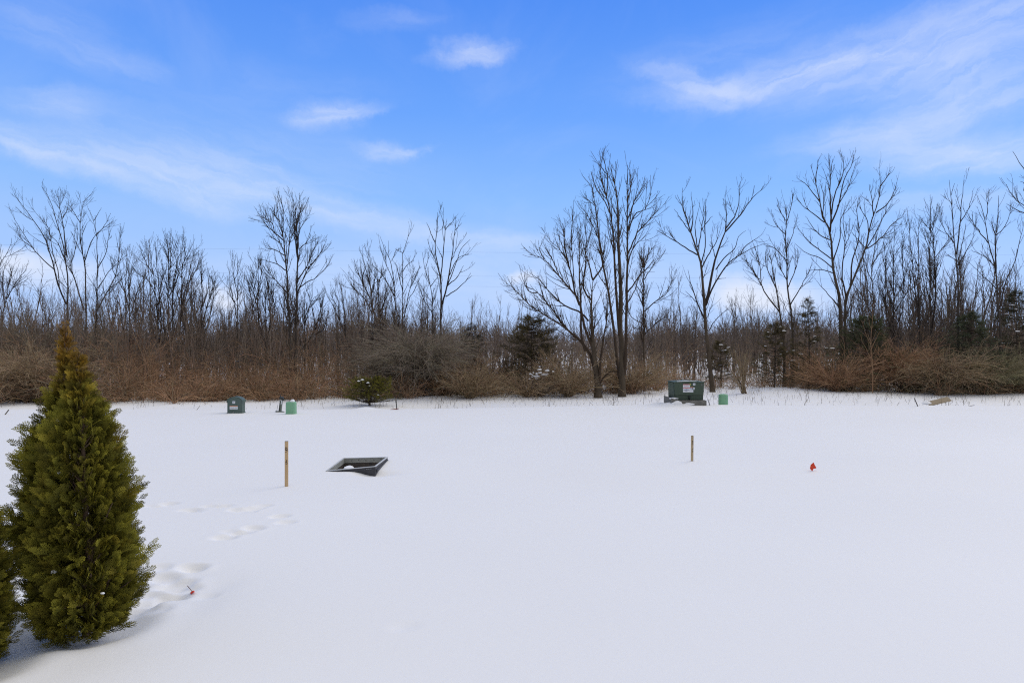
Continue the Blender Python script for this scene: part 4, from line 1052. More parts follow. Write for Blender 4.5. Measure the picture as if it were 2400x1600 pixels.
CLUMPS = [  # label for every tree in the clump, group, list of (px, top py, distance, variant)
 ('thin tree behind the foreground evergreen', 'bare trees behind the foreground evergreen',
  [(60, 640, 30, 3), (105, 665, 28, 5), (150, 680, 29, 1), (200, 690, 27, 5), (245, 680, 28, 3), (20, 690, 26, 7), (130, 730, 25, 7), (215, 740, 26, 7), (-30, 640, 27, 2), (80, 720, 31, 6)]),
 ('thin tree in the rounded left clump', 'bare trees of the rounded clump',
  [(285, 600, 29, 4), (330, 620, 28, 2), (365, 600, 30, 6), (395, 640, 27, 1), (440, 620, 29, 2), (465, 660, 26, 3), (490, 690, 28, 5), (310, 690, 26, 7), (420, 700, 25, 5), (505, 720, 29, 1)]),
 ('thin tree around the tall twin trunks', 'bare trees around the twin trunks',
  [(535, 690, 28, 1), (565, 700, 26, 5), (600, 660, 27, 4), (640, 680, 28, 2), (665, 650, 27, 3), (700, 690, 29, 1), (725, 690, 27, 3), (755, 720, 28, 5), (630, 720, 25, 7), (585, 660, 29, 6), (555, 730, 25, 7)]),
 ('thin tree left of the vase-shaped tree', 'bare trees left of the vase-shaped tree',
  [(795, 690, 28, 1), (825, 660, 27, 4), (850, 640, 29, 2), (880, 660, 27, 3), (905, 690, 26, 5), (950, 680, 26, 7), (975, 670, 25, 4), (1000, 690, 25, 5), (1055, 720, 26, 7), (930, 720, 24, 7), (1085, 740, 25, 5)]),
 ('small far tree in the low central gap', 'far bare trees in the central gap',
  [(1103, 700, 40, 0), (1120, 715, 44, 6), (1140, 725, 42, 2), (1160, 705, 46, 6), (1178, 720, 45, 4), (1200, 700, 38, 6), (1215, 690, 34, 6), (1230, 715, 36, 4), (1250, 740, 40, 1), (1085, 760, 48, 1)]),
 ('bare sapling behind the transformer', 'bare saplings behind the transformer',
  [(1500, 700, 30, 1), (1535, 720, 29, 3), (1560, 690, 33, 4), (1580, 700, 30, 1), (1605, 655, 31, 6), (1625, 690, 29, 1), (1668, 720, 33, 6), (1690, 730, 36, 4), (1480, 760, 28, 7), (1650, 750, 40, 2)]),
 ('thin tree behind the leaning and slim pair', 'bare trees behind the leaning and slim pair',
  [(1720, 700, 36, 1), (1745, 695, 34, 3), (1770, 690, 36, 2), (1795, 720, 33, 1), (1825, 720, 34, 4), (1850, 730, 30, 3), (1885, 740, 32, 1), (1910, 730, 36, 2), (1935, 740, 34, 4), (1705, 720, 40, 4)]),
 ('thin tree in the dense right thicket', 'bare trees of the right thicket',
  [(2000, 620, 28, 4), (2030, 600, 29, 2), (2060, 570, 30, 4), (2080, 640, 27, 3), (2110, 620, 29, 6), (2140, 600, 30, 4), (2165, 590, 29, 2), (2185, 600, 28, 3), (2210, 610, 30, 4), (2235, 600, 28, 2), (2262, 600, 29, 3), (2285, 610, 28, 5), (2310, 620, 29, 1), (2345, 640, 27, 3), (2375, 620, 29, 2), (2400, 640, 28, 4), (2050, 690, 26, 5), (2130, 680, 26, 7), (2200, 680, 26, 5), (2270, 690, 25, 7)]),
]
first = {}
ORD = 'first second third fourth fifth sixth seventh eighth ninth tenth eleventh twelfth thirteenth fourteenth fifteenth sixteenth seventeenth eighteenth nineteenth twentieth'.split()
for label, grp, lst in CLUMPS:
    if 'far bare' not in grp:
        extra = [(px + rng.normal(0, 14), py + rng.uniform(25, 75), d + rng.uniform(1.5, 5), int(rng.integers(1, 8))) for (px, py, d, v) in lst]
        lst = lst + (extra if len(lst) < 15 else extra[::2])
    lst = sorted(lst)
    for oi, (px, py, d, v) in enumerate(lst):
        lab_ = ORD[min(oi, 19)]
        lab_ = lab_ if oi < 20 else 'right-hand ' + ORD[len(lst) - 1 - oi]
        lab_ = lab_ + ' ' + label + (', counted from the left' if oi < 20 else ', counted from the right')
        tm, cm, H = VAR[v]
        x = (px - 1200) / FOC * d; zg = hz(x, d) - .03
        top = EYE + (800 - py) / FOC * d
        s = (top - zg) / H
        t = empty('background_tree', (x, d, zg), lab_, 'tree', grp, rng.uniform(0, 6.28))
        sxy = s * rng.uniform(.85, 1.1)
        t.scale = (sxy, sxy, s)
        if v in first:
            for o in first[v]:
                c = o.copy(); c.parent = t; COL.objects.link(c)
        else:
            a = bpy.data.objects.new('trunk', tm); b = bpy.data.objects.new('crown', cm)
            for o in (a, b): COL.objects.link(o); o.parent = t
            first[v] = (a, b)

# pale sapling and field-edge shrubs


def shrub(px, d, H, spread, n, label, m_tone, seed, name='bare_shrub', arch=0.0, cat='shrub', twigs=5.0, stem_r=.010, hub=None):
    """stems radiating from one foot; arch > 0 lets them droop"""
    global rng
    keep = rng; rng = np.random.default_rng(seed)
    x = (px - 1200) / FOC * d
    t = empty(name, (x, d, hz(x, d) - .02), label, cat, 'shrubs at the field edge')
    K = 9
    a = rng.uniform(0, 6.28, n); el_ = rng.uniform(.25, 1.0, n) if arch else rng.uniform(.9, 1.5, n)
    dirs = np.stack([np.cos(a) * np.cos(el_) * spread, np.sin(a) * np.cos(el_) * spread, np.sin(el_) + .45], -1); dirs = norm(dirs)
    L = H * rng.uniform(.6, 1.12, n) * (1.35 if arch else 1)
    p0 = np.stack([rng.normal(0, .05, n), rng.normal(0, .05, n), np.zeros(n)], -1)
    if hub: p0 = np.stack([rng.normal(0, hub[0], n), rng.normal(0, hub[0] * .7, n), rng.uniform(hub[1], hub[2], n)], -1)
    pts = [p0]; dd = dirs
    for q in range(K - 1):
        pts.append(pts[-1] + dd * (L / (K - 1))[:, None]); dd = norm(dd + np.array([0, 0, -arch]) + rng.normal(0, .10, (n, 3)))
    P = np.stack(pts, 1); P[:, :, 2] = np.maximum(P[:, :, 2], .03)
    u = np.linspace(0, 1, K)[None]
    RD = (stem_r * rng.uniform(.6, 1.2, n))[:, None] * (1 - u) + .0035 * u
    acc = Acc()
    col = np.array(m_tone)

    def c_for(k, kk, s):
        return np.repeat(np.clip(col * rng.uniform(.62, 1.45, (k, 1)) * rng.uniform(.93, 1.07, (k, 3)), 0, 1), kk * s, 0)
    V, F = tubes(P, RD, 4); acc.add(V, F, c_for(n, K, 4))
    A, AR = grow(P, RD, twigs, (.25, .98), .6, (.18, .6), .02 - arch * .25, .13, 6, .0034, .007)
    V, F = tubes(A, AR, 3); acc.add(V, F, c_for(len(A), 6, 3))
    B, BR = grow(A, AR, twigs * .8, (.15, .95), .7, (.1, .3), 0, .16, 4, .003, .005)
    V, F = tubes(B, BR, 3); acc.add(V, F, c_for(len(B), 4, 3))
    if hub:
        ns = 7
        tp = np.stack([np.linspace(0, 1, 8)[None, :, None] * (P[rng.choice(n, ns), 0] - 0)[:, None, :]], 0)[0]
        tp[:, :, 0] += rng.normal(0, .25, (ns, 1)) * (1 - np.linspace(0, 1, 8))[None]
        tp += np.cumsum(rng.normal(0, .012, tp.shape), 1); tp[:, 0, 2] = -.05
        V, F = tubes(tp, np.full((ns, 8), .028) * np.linspace(1.2, .6, 8)[None], 6)
        link_mesh('trunk', np_mesh('trunk', V, F), BARKG, t)
        link_mesh('crown', acc.mesh('crown'), BRUSH, t)
    else:
        link_mesh('stems', acc.mesh('stems'), BRUSH, t)
    rng = keep
    return t


GREYB = (.24, .20, .150); REDB = (.37, .225, .132); BROWNB = (.33, .24, .148); PURP = (.17, .128, .108); OLVB = (.25, .22, .128); TANB = (.25, .185, .115)
shrub(985, 21.4, 1.55, 1.5, 420, 'large domed shrub of grey arching stems right of the small juniper', GREYB, 41, 'arching_shrub', .13, hub=(.32, .45, 1.25), stem_r=.009, twigs=4.0)
shrub(905, 22.2, 1.2, 1.5, 200, 'low arching grey-brown shrub behind the small juniper', GREYB, 42, 'arching_shrub', .14, hub=(.25, .3, .9), stem_r=.008, twigs=4.0)
shrub(1150, 24.3, 1.35, 1.3, 260, 'dark purplish twiggy shrub left of the dark juniper', PURP, 43, 'twiggy_shrub', .08, stem_r=.008)
shrub(1100, 21.1, 1.0, 1.1, 170, 'upright tan-brown shrub right of the large domed shrub', BROWNB, 44, 'twiggy_shrub', .04)
shrub(1235, 21.3, 1.0, 1.6, 90, 'low wiry shrub with bare arching twigs left of the spreading tree', BROWNB, 45, 'twiggy_shrub', .09)
shrub(1330, 21.8, 1.3, 1.2, 170, 'brown twiggy shrub under the spreading tree', BROWNB, 46, 'twiggy_shrub', .05)
shrub(1480, 23.3, 1.5, 1.3, 170, 'brown twiggy shrub between the tallest tree and the transformer', BROWNB, 47, 'twiggy_shrub', .06)
shrub(1742, 22.8, 1.55, .9, 26, 'vase-shaped pale bare shrub right of the rounded pedestal', TANB, 48, 'bare_shrub', .0, twigs=4.5, stem_r=.013)
shrub(2215, 22.8, 1.25, 1.7, 260, 'low sprawling brown shrub with crooked stems above the plank', BROWNB, 49, 'sprawling_shrub', .12, hub=(.3, .25, .7), stem_r=.009)
shrub(2110, 23.8, 1.3, 1.4, 240, 'rusty brown shrub above the grey leaning stake', REDB, 50, 'sprawling_shrub', .11, hub=(.3, .25, .8), stem_r=.009)
shrub(2330, 22.8, 1.2, 1.6, 260, 'olive brown sprawling shrub at the right edge', OLVB, 51, 'sprawling_shrub', .12, hub=(.3, .25, .7), stem_r=.009)
shrub(1960, 23.8, 1.4, 1.3, 220, 'reddish brown shrub left of the pale tan sapling', REDB, 52, 'twiggy_shrub', .07)
shrub(60, 19.4, 1.3, 1.4, 240, 'sprawling brown shrub left of the foreground evergreen', BROWNB, 53, 'sprawling_shrub', .11, hub=(.3, .2, .7), stem_r=.009)
shrub(105, 24.3, 2.0, 1.5, 300, 'tall grey arching shrub behind the foreground evergreen tip', GREYB, 54, 'arching_shrub', .12, hub=(.35, .5, 1.5), stem_r=.009, twigs=4)

p = at(2044, 922, 22.3)
t = empty('pale_sapling', (p[0], 22.3, hz(p[0], 22.3)), 'pale tan sapling with upswept branches in front of the right thicket', 'tree')
ox, oy, sc = REG[7]
L3 = []
for pts in ([(825, 1570), (825, 1400), (813, 1250), (825, 1090), (826, 1000)], [(824, 1400), (790, 1300), (750, 1230)], [(828, 1395), (890, 1320), (955, 1265)], [(832, 1500), (870, 1430), (905, 1400)], [(816, 1290), (850, 1220), (870, 1180)], [(815, 1270), (780, 1190), (760, 1120)]):
    L3.append(resample([at(ox + a * sc, oy + b * sc, 22.3 + rng.normal(0, .05)) - np.array(t.location) for a, b in pts], 12))
V, F = tubes(np.array(L3[:1]), .017 * np.linspace(1, .2, 12)[None] + 0 * np.zeros((1, 12)), 8); link_mesh('trunk', np_mesh('trunk', V, F), PALETWIG, t)
acc = Acc(); acc.add(*tubes(np.array(L3[1:]), np.repeat(.008 * np.linspace(1, .3, 12)[None], 5, 0), 5))
A, AR = grow(np.array(L3), np.full((6, 12), .007), 3, (.3, .97), .6, (.2, .6), .08, .12, 6, .004, .007); acc.add(*tubes(A, AR, 4))
link_mesh('crown', acc.mesh('crown'), PALETWIG, t)

# ------------------------------------------------------------------ the tangle of brush (uncountable): one object
global_clumps = []


def brush_top(px):
    """pixel row of the thicket's upper edge, and how thick it stands"""
    xs = [-200, 0, 120, 300, 420, 520, 640, 800, 900, 1050, 1130, 1250, 1400, 1520, 1640, 1760, 1880, 2000, 2150, 2300, 2420, 2600]
    ys = [735, 752, 748, 795, 812, 800, 812, 800, 790, 800, 805, 828, 838, 832, 845, 845, 826, 790, 790, 798, 790, 790]
    dn = [1.1, 1.1, 1.1, 1.15, 1.15, 1.1, 1.1, 1, .8, .8, .85, .8, .75, .62, .55, .52, .75, 1, 1.05, 1.1, 1.1, 1]
    return np.interp(px, xs, ys), np.interp(px, xs, dn)


def edge_dist(px): return np.interp(px, [-300, 300, 700, 900, 1150, 1400, 1650, 1900, 2150, 2600], [19.0, 19.0, 20.3, 21.0, 21.4, 22.4, 25.5, 24.6, 23.0, 22.0])


acc = Acc()
NC = 17000
px = rng.uniform(-260, 2660, NC * 2)
top, dn = brush_top(px)
keepm = rng.uniform(0, 1.15, len(px)) < dn * (.72 + .28 * np.sin(px / 71. + 1.3 * np.sin(px / 29.)))
px, top, dn = px[keepm][:NC], top[keepm][:NC], dn[keepm][:NC]
n = len(px)
# canes spring from scattered feet, so the snow shows between them near the ground
NF = 520
fpx = rng.uniform(-260, 2660, NF)
fd = edge_dist(fpx) + np.where(np.arange(NF) < 240, rng.uniform(0, 1.1, NF), rng.exponential(3.2, NF)) + .5 * np.sin(fpx / 41.) + .35 * np.sin(fpx / 17.)
fh = rng.uniform(.62, 1.18, NF)
near = np.argmin(np.abs(px[:, None] - fpx[None]) + rng.uniform(0, 60, (n, NF)), axis=1)
loose = rng.uniform(size=n) < .16
px = np.where(loose, px, fpx[near]); d = np.where(loose, edge_dist(px) + rng.exponential(2.4, n), fd[near]) + rng.normal(0, .10, n)
x = (px - 1200) / FOC * d + rng.normal(0, .10, n)
px = 1200 + x / d * FOC
top, dn = brush_top(px)
z0 = height(x, d) - .03
topz = EYE + (800 - (top + 16 * np.sin(px / 63.) + rng.normal(0, 18, n))) / FOC * d
frontness = np.clip((d - edge_dist(px)) / 2.4, .42, 1)
H = np.maximum(.3, (topz - z0) * frontness * np.where(loose, 1, fh[near]) * rng.uniform(.5, 1.05, n))
K = 9
a = rng.uniform(0, 6.28, n); lean = rng.uniform(.1, 1.15, n)
dirs = norm(np.stack([np.cos(a) * lean, np.sin(a) * lean, np.ones(n)], -1))
Ln = H * rng.uniform(1.1, 1.75, n)
pts = [np.stack([x, d, z0], -1)]; dd = dirs
for q in range(K - 1):
    pts.append(pts[-1] + dd * (Ln / (K - 1))[:, None])
    dd = norm(dd + np.array([0, 0, -.17]) + rng.normal(0, .12, (n, 3)))
P = np.stack(pts, 1)
P[:, :, 2] = np.maximum(P[:, :, 2], z0[:, None] + .02 * np.arange(K)[None])
u = np.linspace(0, 1, K)[None]
RD = rng.uniform(.0045, .0085, n)[:, None] * (1 - u) + .003 * u


def brush_col(pxv, dv):
    red = np.array(REDB); br = np.array(BROWNB); gr = np.array(GREYB); ol = np.array(OLVB); tn = np.array(TANB)
    wR = np.interp(pxv, [-200, 250, 330, 620, 800, 1000, 1200, 1600, 1900, 2050, 2300, 2600], [.25, .45, .9, .75, .7, .5, .45, .6, .5, .45, .5, .5])[:, None]
    r1 = rng.uniform(size=(len(pxv), 1))
    c = np.where(r1 < wR, red, np.where(r1 < wR + (1 - wR) * .55, br, np.where(r1 < .95, gr, tn)))
    c = np.where((rng.uniform(size=(len(pxv), 1)) < .28) & (pxv[:, None] > 1900), ol, c)
    return np.clip(c * rng.uniform(.60, 1.45, (len(pxv), 1)) * rng.uniform(.94, 1.06, (len(pxv), 3)), 0, 1)


def add_br(P_, R_, s, pxv):
    V, F = tubes(P_, R_, s)
    acc.add(V, F, np.repeat(brush_col(pxv, None), P_.shape[1] * s, 0))


add_br(P, RD, 3, px)


def px_of(P_): return 1200 + P_[:, 0, 0] / P_[:, 0, 1] * FOC


A, AR = grow(P, RD, 2.9, (.2, .98), .65, (.15, .6), -.02, .16, 5, .0026, .005); add_br(A, AR, 3, px_of(A))
B, BR = grow(A, AR, 2.2, (.15, .95), .75, (.08, .26), 0, .18, 4, .0024, .004); add_br(B, BR, 3, px_of(B))
# taller thin grey-brown poles standing behind the canes
n = 1900
px = rng.uniform(-300, 2700, n)
px = px[rng.uniform(size=n) < np.interp(px, [-300, 500, 780, 1000, 1080, 1450, 1900, 2000, 2700], [1, 1, .8, .8, .45, .55, .6, 1, 1])]; n = len(px)
d = edge_dist(px) + rng.uniform(1.5, 9, n)
x = (px - 1200) / FOC * d; z0 = height(x, d) - .03
tp = np.interp(px, [-300, 150, 400, 760, 900, 1080, 1250, 1500, 1650, 1850, 2050, 2700], [715, 715, 735, 735, 710, 765, 765, 750, 760, 750, 700, 700]) + rng.normal(0, 30, n) + 12 * np.sin(px / 37.)
H = np.maximum(.6, EYE + (800 - tp) / FOC * d - z0)
K = 8
a = rng.uniform(0, 6.28, n); lean = np.abs(rng.normal(0, .16, n))
dd = norm(np.stack([np.cos(a) * lean, np.sin(a) * lean, np.ones(n)], -1)); pts = [np.stack([x, d, z0], -1)]
for q in range(K - 1):
    pts.append(pts[-1] + dd * (H / (K - 1))[:, None]); dd = norm(dd + np.array([0, 0, .05]) + rng.normal(0, .05, (n, 3)))
P = np.stack(pts, 1); u = np.linspace(0, 1, K)[None]
RD = rng.uniform(.007, .015, n)[:, None] * (1 - u) + .003 * u
hz_c = np.array([(.225, .172, .130)])


def add_hz(P_, R_):
    V, F = tubes(P_, R_, 3); acc.add(V, F, np.repeat(hz_c * rng.uniform(.65, 1.4, (len(P_), 1)) * rng.uniform(.95, 1.05, (len(P_), 3)), P_.shape[1] * 3, 0))


add_hz(P, RD)
A, AR = grow(P, RD, 3.2, (.18, .98), .45, (.3, .9), .08, .06, 5, .0032, .006); add_hz(A, AR)
B, BR = grow(A, AR, 2.4, (.15, .95), .55, (.12, .4), .06, .1, 4, .0028, .0045); add_hz(B, BR)
o = link_mesh('brush_thicket', acc.mesh('brush_thicket'), BRUSH)
tag(o, 'tangled reddish brown brush along the edge of the snowy field', 'brush', kind='stuff')

# dry stalks poking through the snow in front of and among the brush
acc = Acc()
n = 5600
px = rng.uniform(-250, 2650, n)
foot = rng.uniform(-250, 2650, 150)
px = np.where(rng.uniform(size=n) < .62, foot[rng.integers(0, 150, n)] + rng.normal(0, 10, n), px)
px = px[rng.uniform(size=n) < np.interp(px, [-250, 500, 700, 1000, 1650, 2000, 2650], [.22, .25, .4, .75, .8, .6, .5])]
n = len(px)
ed = edge_dist(px)
d = np.where(rng.uniform(size=n) < .75, 17.0 + (np.maximum(ed + 1.0, 17.6) - 17.0) * rng.uniform(0, 1, n) ** .6, ed + rng.exponential(2.5, n))
d = d + .3 * np.sin(px / 30.)
x = (px - 1200) / FOC * d
z0 = height(x, d) - .01
a = rng.uniform(0, 6.28, n); ln = rng.gamma(1.6, .075, n) + .03
lean = np.abs(rng.normal(0, .35, n))
dirs = norm(np.stack([np.cos(a) * lean, np.sin(a) * lean, np.ones(n)], -1))
pts = [np.stack([x, d, z0], -1)]; dd = dirs
for q in range(4):
    pts.append(pts[-1] + dd * (ln / 4)[:, None]); dd = norm(dd + rng.normal(0, .12, (n, 3)))
P = np.stack(pts, 1)
V, F = tubes(P, np.linspace(.0036, .0016, 5)[None] * rng.uniform(.7, 1.4, n)[:, None], 3)
col = np.array([(.16, .125, .085)]) * rng.uniform(.5, 1.5, (n, 1))
acc.add(V, F, np.repeat(col, 15, 0))
A, AR = grow(P, np.full((n, 5), .003), 3.0, (.3, .9), .6, (.05, .2), 0, .15, 4, .0012, .003)
V, F = tubes(A, AR, 3); acc.add(V, F, np.repeat(np.array([(.16, .125, .085)]) * rng.uniform(.5, 1.4, (len(A), 1)), 12, 0))
o = link_mesh('dry_stalks', acc.mesh('dry_stalks'), BRUSH)
tag(o, 'thin dry stalks poking through the snow before the brush', 'stalks', kind='stuff')

# far wood closing the view behind the scrub
acc = Acc()
n = 5200
d = 36 + 110 * rng.uniform(0, 1, n) ** 1.5; px = rng.uniform(-500, 2900, n)
x = (px - 1200) / FOC * d
hh = np.maximum(.8, (EYE + (800 - (778 + 12 * np.sin(px / 170.) + 8 * np.sin(px / 51.))) / FOC * d) * rng.uniform(.45, 1.1, n))
P = np.stack([np.stack([x + rng.normal(0, .05, n) * k, d, -.1 + hh * k / 5], -1) for k in range(6)], 1)
r0 = (.0007 * d + .01)
RD = r0[:, None] * np.linspace(1, .35, 6)[None]
farc = np.array([(.205, .165, .138)])  # grey-brown bark colour, paled in place of distance haze
V, F = tubes(P, RD, 3); acc.add(V, F, np.repeat(farc * rng.uniform(.75, 1.25, (n, 1)), 18, 0))
A, AR = grow(P, RD, 1.5, (.12, .97), .6, (.9, 2.4), .06, .1, 4, .012, .026); V, F = tubes(A, AR, 3); acc.add(V, F, np.repeat(farc * rng.uniform(.75, 1.25, (len(A), 1)), 12, 0))
B, BR = grow(A, AR, 1.3, (.1, .97), .6, (.5, 1.4), .06, .1, 3, .011, .016); V, F = tubes(B, BR, 3); acc.add(V, F, np.repeat(farc * rng.uniform(.75, 1.25, (len(B), 1)), 9, 0))
o = link_mesh('far_wood', acc.mesh('far_wood'), BRUSH)
tag(o, 'far grey-brown wood along the horizon behind the scrub', 'wood', kind='stuff')

# ------------------------------------------------------------------ power lines
LINEM = mat('line_metal', (0.10, 0.11, 0.13), None, rough=0.6)
for (py, d, lab) in ((592, 150, 'uppermost thin power line crossing the sky behind the trees'), (648, 152, 'middle thin power line crossing the sky behind the trees'), (672, 154, 'lowest thin power line crossing the sky behind the trees')):
    xs = np.linspace(-260, 260, 60)
    z = EYE + (800 - py) / FOC * d + 1.2 * (xs / 160) ** 2 - .01 * xs
    V, F = tubes(np.stack([xs, np.full(60, d), z], -1)[None], np.full((1, 60), .009), 5)
    tag(link_mesh('power_line', np_mesh('power_line', V, F), LINEM), lab, 'power line', 'power lines behind the trees')

# ------------------------------------------------------------------ evergreen sprays


def strip(a, b, w0, w1, nrm):
    """a flat quad from a to b"""
    t_ = norm(b - a); s_ = np.cross(t_, nrm)
    return [a - s_ * w0, a + s_ * w0, b + s_ * w1, b - s_ * w1]


def make_frond(seed, n_side=7, sub=4, spread=.95):
    """flat fan of scale-leaf twigs, unit length along +X in the XY plane; returns V (n,3) quads, and tip value per vertex"""
    r = np.random.default_rng(seed)
    Q = []; T = []
    up = np.array([0, 0, 1.])

    def path(p, ang, ln, k, curve):
        out = [np.array(p, float)]
        for _ in range(k):
            out.append(out[-1] + np.array([math.cos(ang), math.sin(ang), r.normal(0, .05)]) * ln / k); ang += curve / k
        return out
    axis = path((0, 0, 0), 0, 1.0, 4, r.normal(0, .2))
    for i in range(4):
        Q.append(strip(axis[i], axis[i + 1], .022 - .003 * i, .019 - .003 * i, up)); T += [i / 4, i / 4, (i + 1) / 4, (i + 1) / 4]
    for k in range(n_side * 2):
        side = 1 if k % 2 else -1
        t_ = .10 + .84 * k / (n_side * 2)
        f = t_ * 4; i = min(int(f), 3); p = axis[i] * (1 - f + i) + axis[i + 1] * (f - i)
        ln = (.40 * (1 - t_) + .13) * spread * r.uniform(.8, 1.15)
        br = path(p, side * r.uniform(.5, .78), ln, 2, -side * .30)
        for q in range(2):
            Q.append(strip(br[q], br[q + 1], .017, .015, up)); T += [t_ + .1, t_ + .1, t_ + .3, t_ + .3]
        for s in range(sub):
            u_ = .25 + .7 * s / sub; f2 = u_ * 2; j = min(int(f2), 1); p2 = br[j] * (1 - f2 + j) + br[j + 1] * (f2 - j)
            dv = br[j + 1] - br[j]; an = math.atan2(dv[1], dv[0]) + (1 if s % 2 else -1) * r.uniform(.5, .8)
            l2 = ln * .42 * (1 - .5 * u_) * r.uniform(.8, 1.2)
            e = p2 + np.array([math.cos(an), math.sin(an), r.normal(0, .12)]) * l2
            Q.append(strip(p2, e, .013, .010, up)); T += [t_ + .2, t_ + .2, 1.1, 1.1]
    V = np.array(Q).reshape(-1, 3)
    return V, np.clip(np.array(T), 0, 1)


FRONDS = [make_frond(s, 6, 3) for s in range(6)]
SMALL = [make_frond(s + 20, 4, 2) for s in range(4)]


def place_fronds(acc, lib, pos, dirs, nrm, size, col_base, col_tip):
    """pos, dirs, nrm (n,3); size (n,); colours (n,3)"""
    X = norm(dirs); Z = norm(nrm - (nrm * X).sum(1, keepdims=True) * X); Y = np.cross(Z, X)
    which = rng.integers(0, len(lib), len(pos))
    for k, (V0, T0) in enumerate(lib):
        m = which == k
        if not m.any(): continue
        M = np.stack([X[m], Y[m], Z[m]], 1) * size[m][:, None, None]      # rows: axes
        droop = (V0[:, 0] ** 2)[None, :, None] * size[m][:, None, None] * np.array([0, 0, -.10])
        V = np.einsum('vk,nkj->nvj', V0, M) + pos[m][:, None, :] + droop
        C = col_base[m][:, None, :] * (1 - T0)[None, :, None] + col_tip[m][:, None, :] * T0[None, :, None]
        nv = len(V0)
        F = (np.arange(m.sum() * nv)).reshape(-1, 4)
        acc.add(V.reshape(-1, 3), F, C.reshape(-1, 3))


# foreground thuja: two leaders, each a lobe with a centre line and a radius profile (pixels at that distance)
D1 = 3.85
base1 = np.array([THUJA1[0], THUJA1[1], hz(*THUJA1)])
LOBES = [
 dict(y=[764, 800, 850, 900, 950, 1000, 1080, 1150, 1300, 1390, 1440, 1482], cx=[140, 140, 140, 140, 140, 142, 144, 145, 148, 152, 152, 150], r=[2, 7, 12, 24, 42, 62, 88, 106, 112, 104, 92, 70], off=0.05),
 dict(y=[838, 862, 900, 950, 1000, 1080, 1150, 1240, 1320, 1395, 1440, 1480], cx=[204, 207, 209, 211, 214, 218, 222, 226, 232, 232, 222, 210], r=[2, 14, 26, 42, 62, 84, 98, 108, 116, 108, 94, 70], off=-0.09),
]


def thuja_crown(acc, n_tip, seed):
    global rng
    keep = rng; rng = np.random.default_rng(seed)
    for lb in LOBES:
        ys = np.array(lb['y'], float)
        # choose heights weighted by radius
        yy = rng.uniform(ys[0], ys[-1], n_tip * 4); rr = np.interp(yy, ys, lb['r'])
        keepm = rng.uniform(0, 118, len(yy)) < np.where(yy > 1400, 110, np.where(yy < ys[0] + 170, rr + 15, rr + 6))
        yy = yy[keepm][:n_tip]; rr = np.interp(yy, ys, lb['r']); cx = np.interp(yy, ys, lb['cx'])
        n = len(yy)
        th = rng.uniform(0, 2 * np.pi, n)
        # spray bundles stand in clumps: the outline swells and dips
        swell = 1 + .12 * np.sin(3 * th + yy / 37.) + .14 * np.sin(5 * th - yy / 23.) + .10 * np.sin(yy / 11. + 2 * th)
        R0 = np.maximum(rr * .86 - 23, .8) * D1 / FOC
        rad = R0 * swell * rng.uniform(.50, 1.0, n) ** .8
        zc = EYE - (yy - 800) / FOC * D1 - base1[2]
        xc = (cx - 1200) / FOC * D1 - base1[0]
        org = np.stack([xc + rad * np.cos(th), lb['off'] + rad * np.sin(th), zc], -1)
        outw_ = np.stack([np.cos(th), np.sin(th), np.zeros(n)], -1)
        hrel = np.clip((1485 - yy) / 720, 0, 1)
        # every bundle: fronds along a short twig that rises outward
        upk = 1.05 + .9 * hrel + rng.normal(0, .25, n)
        bd = norm(outw_ + np.array([0, 0, 1.]) * upk[:, None] + rng.normal(0, .18, (n, 3)))
        blen = rng.uniform(.05, .135, n) * (.16 + .84 * np.clip(rr / 80, 0, 1))
        bundle_tone = rng.uniform(.4, 1.6, n)
        bronze = np.clip(sst((1010 - yy) / 230.) + rng.normal(0, .10, n), 0, 1)
        for k in range(6):
            f = k / 5.
            pos = org + bd * (blen * f)[:, None] + rng.normal(0, .010, (n, 3))
            sd_ = rng.normal(0, .55, (n, 3)); sd_[:, 2] = np.abs(sd_[:, 2]) * .3
            dr = norm(bd * 1.15 + sd_ * .85 + outw_ * .25 + np.array([0, 0, -.12]) * (1 - hrel)[:, None])
            tang = np.stack([-np.sin(th), np.cos(th), np.zeros(n)], -1)
            nr = norm(tang * rng.choice([-1, 1], n)[:, None] * 1.0 + outw_ * .25 + rng.normal(0, .35, (n, 3)))
            size = rng.uniform(.050, .105, n) * (.42 + .58 * np.clip(rr / 70, 0, 1))
            g1 = np.array([.034, .043, .009]); g2 = np.array([.270, .240, .030]); b1 = np.array([.125, .066, .010]); b2 = np.array([.34, .175, .018])  # lighter new-growth tips; contrast widened in the colour to give highlights and dark gaps
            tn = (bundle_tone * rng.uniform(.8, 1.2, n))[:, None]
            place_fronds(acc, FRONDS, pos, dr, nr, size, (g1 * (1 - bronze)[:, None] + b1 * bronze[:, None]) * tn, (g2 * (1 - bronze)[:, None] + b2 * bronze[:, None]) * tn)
    rng = keep


def sst(t): t = np.clip(t, 0, 1); return t * t * (3 - 2 * t)


t1 = empty('thuja', tuple(base1), 'bushy double-tipped evergreen with bronze tops standing whole in the left foreground', 'evergreen', 'foreground evergreens')
acc = Acc(); thuja_crown(acc, 1050, 77)
crown1 = link_mesh('crown', acc.mesh('crown', False), LEAF, t1)
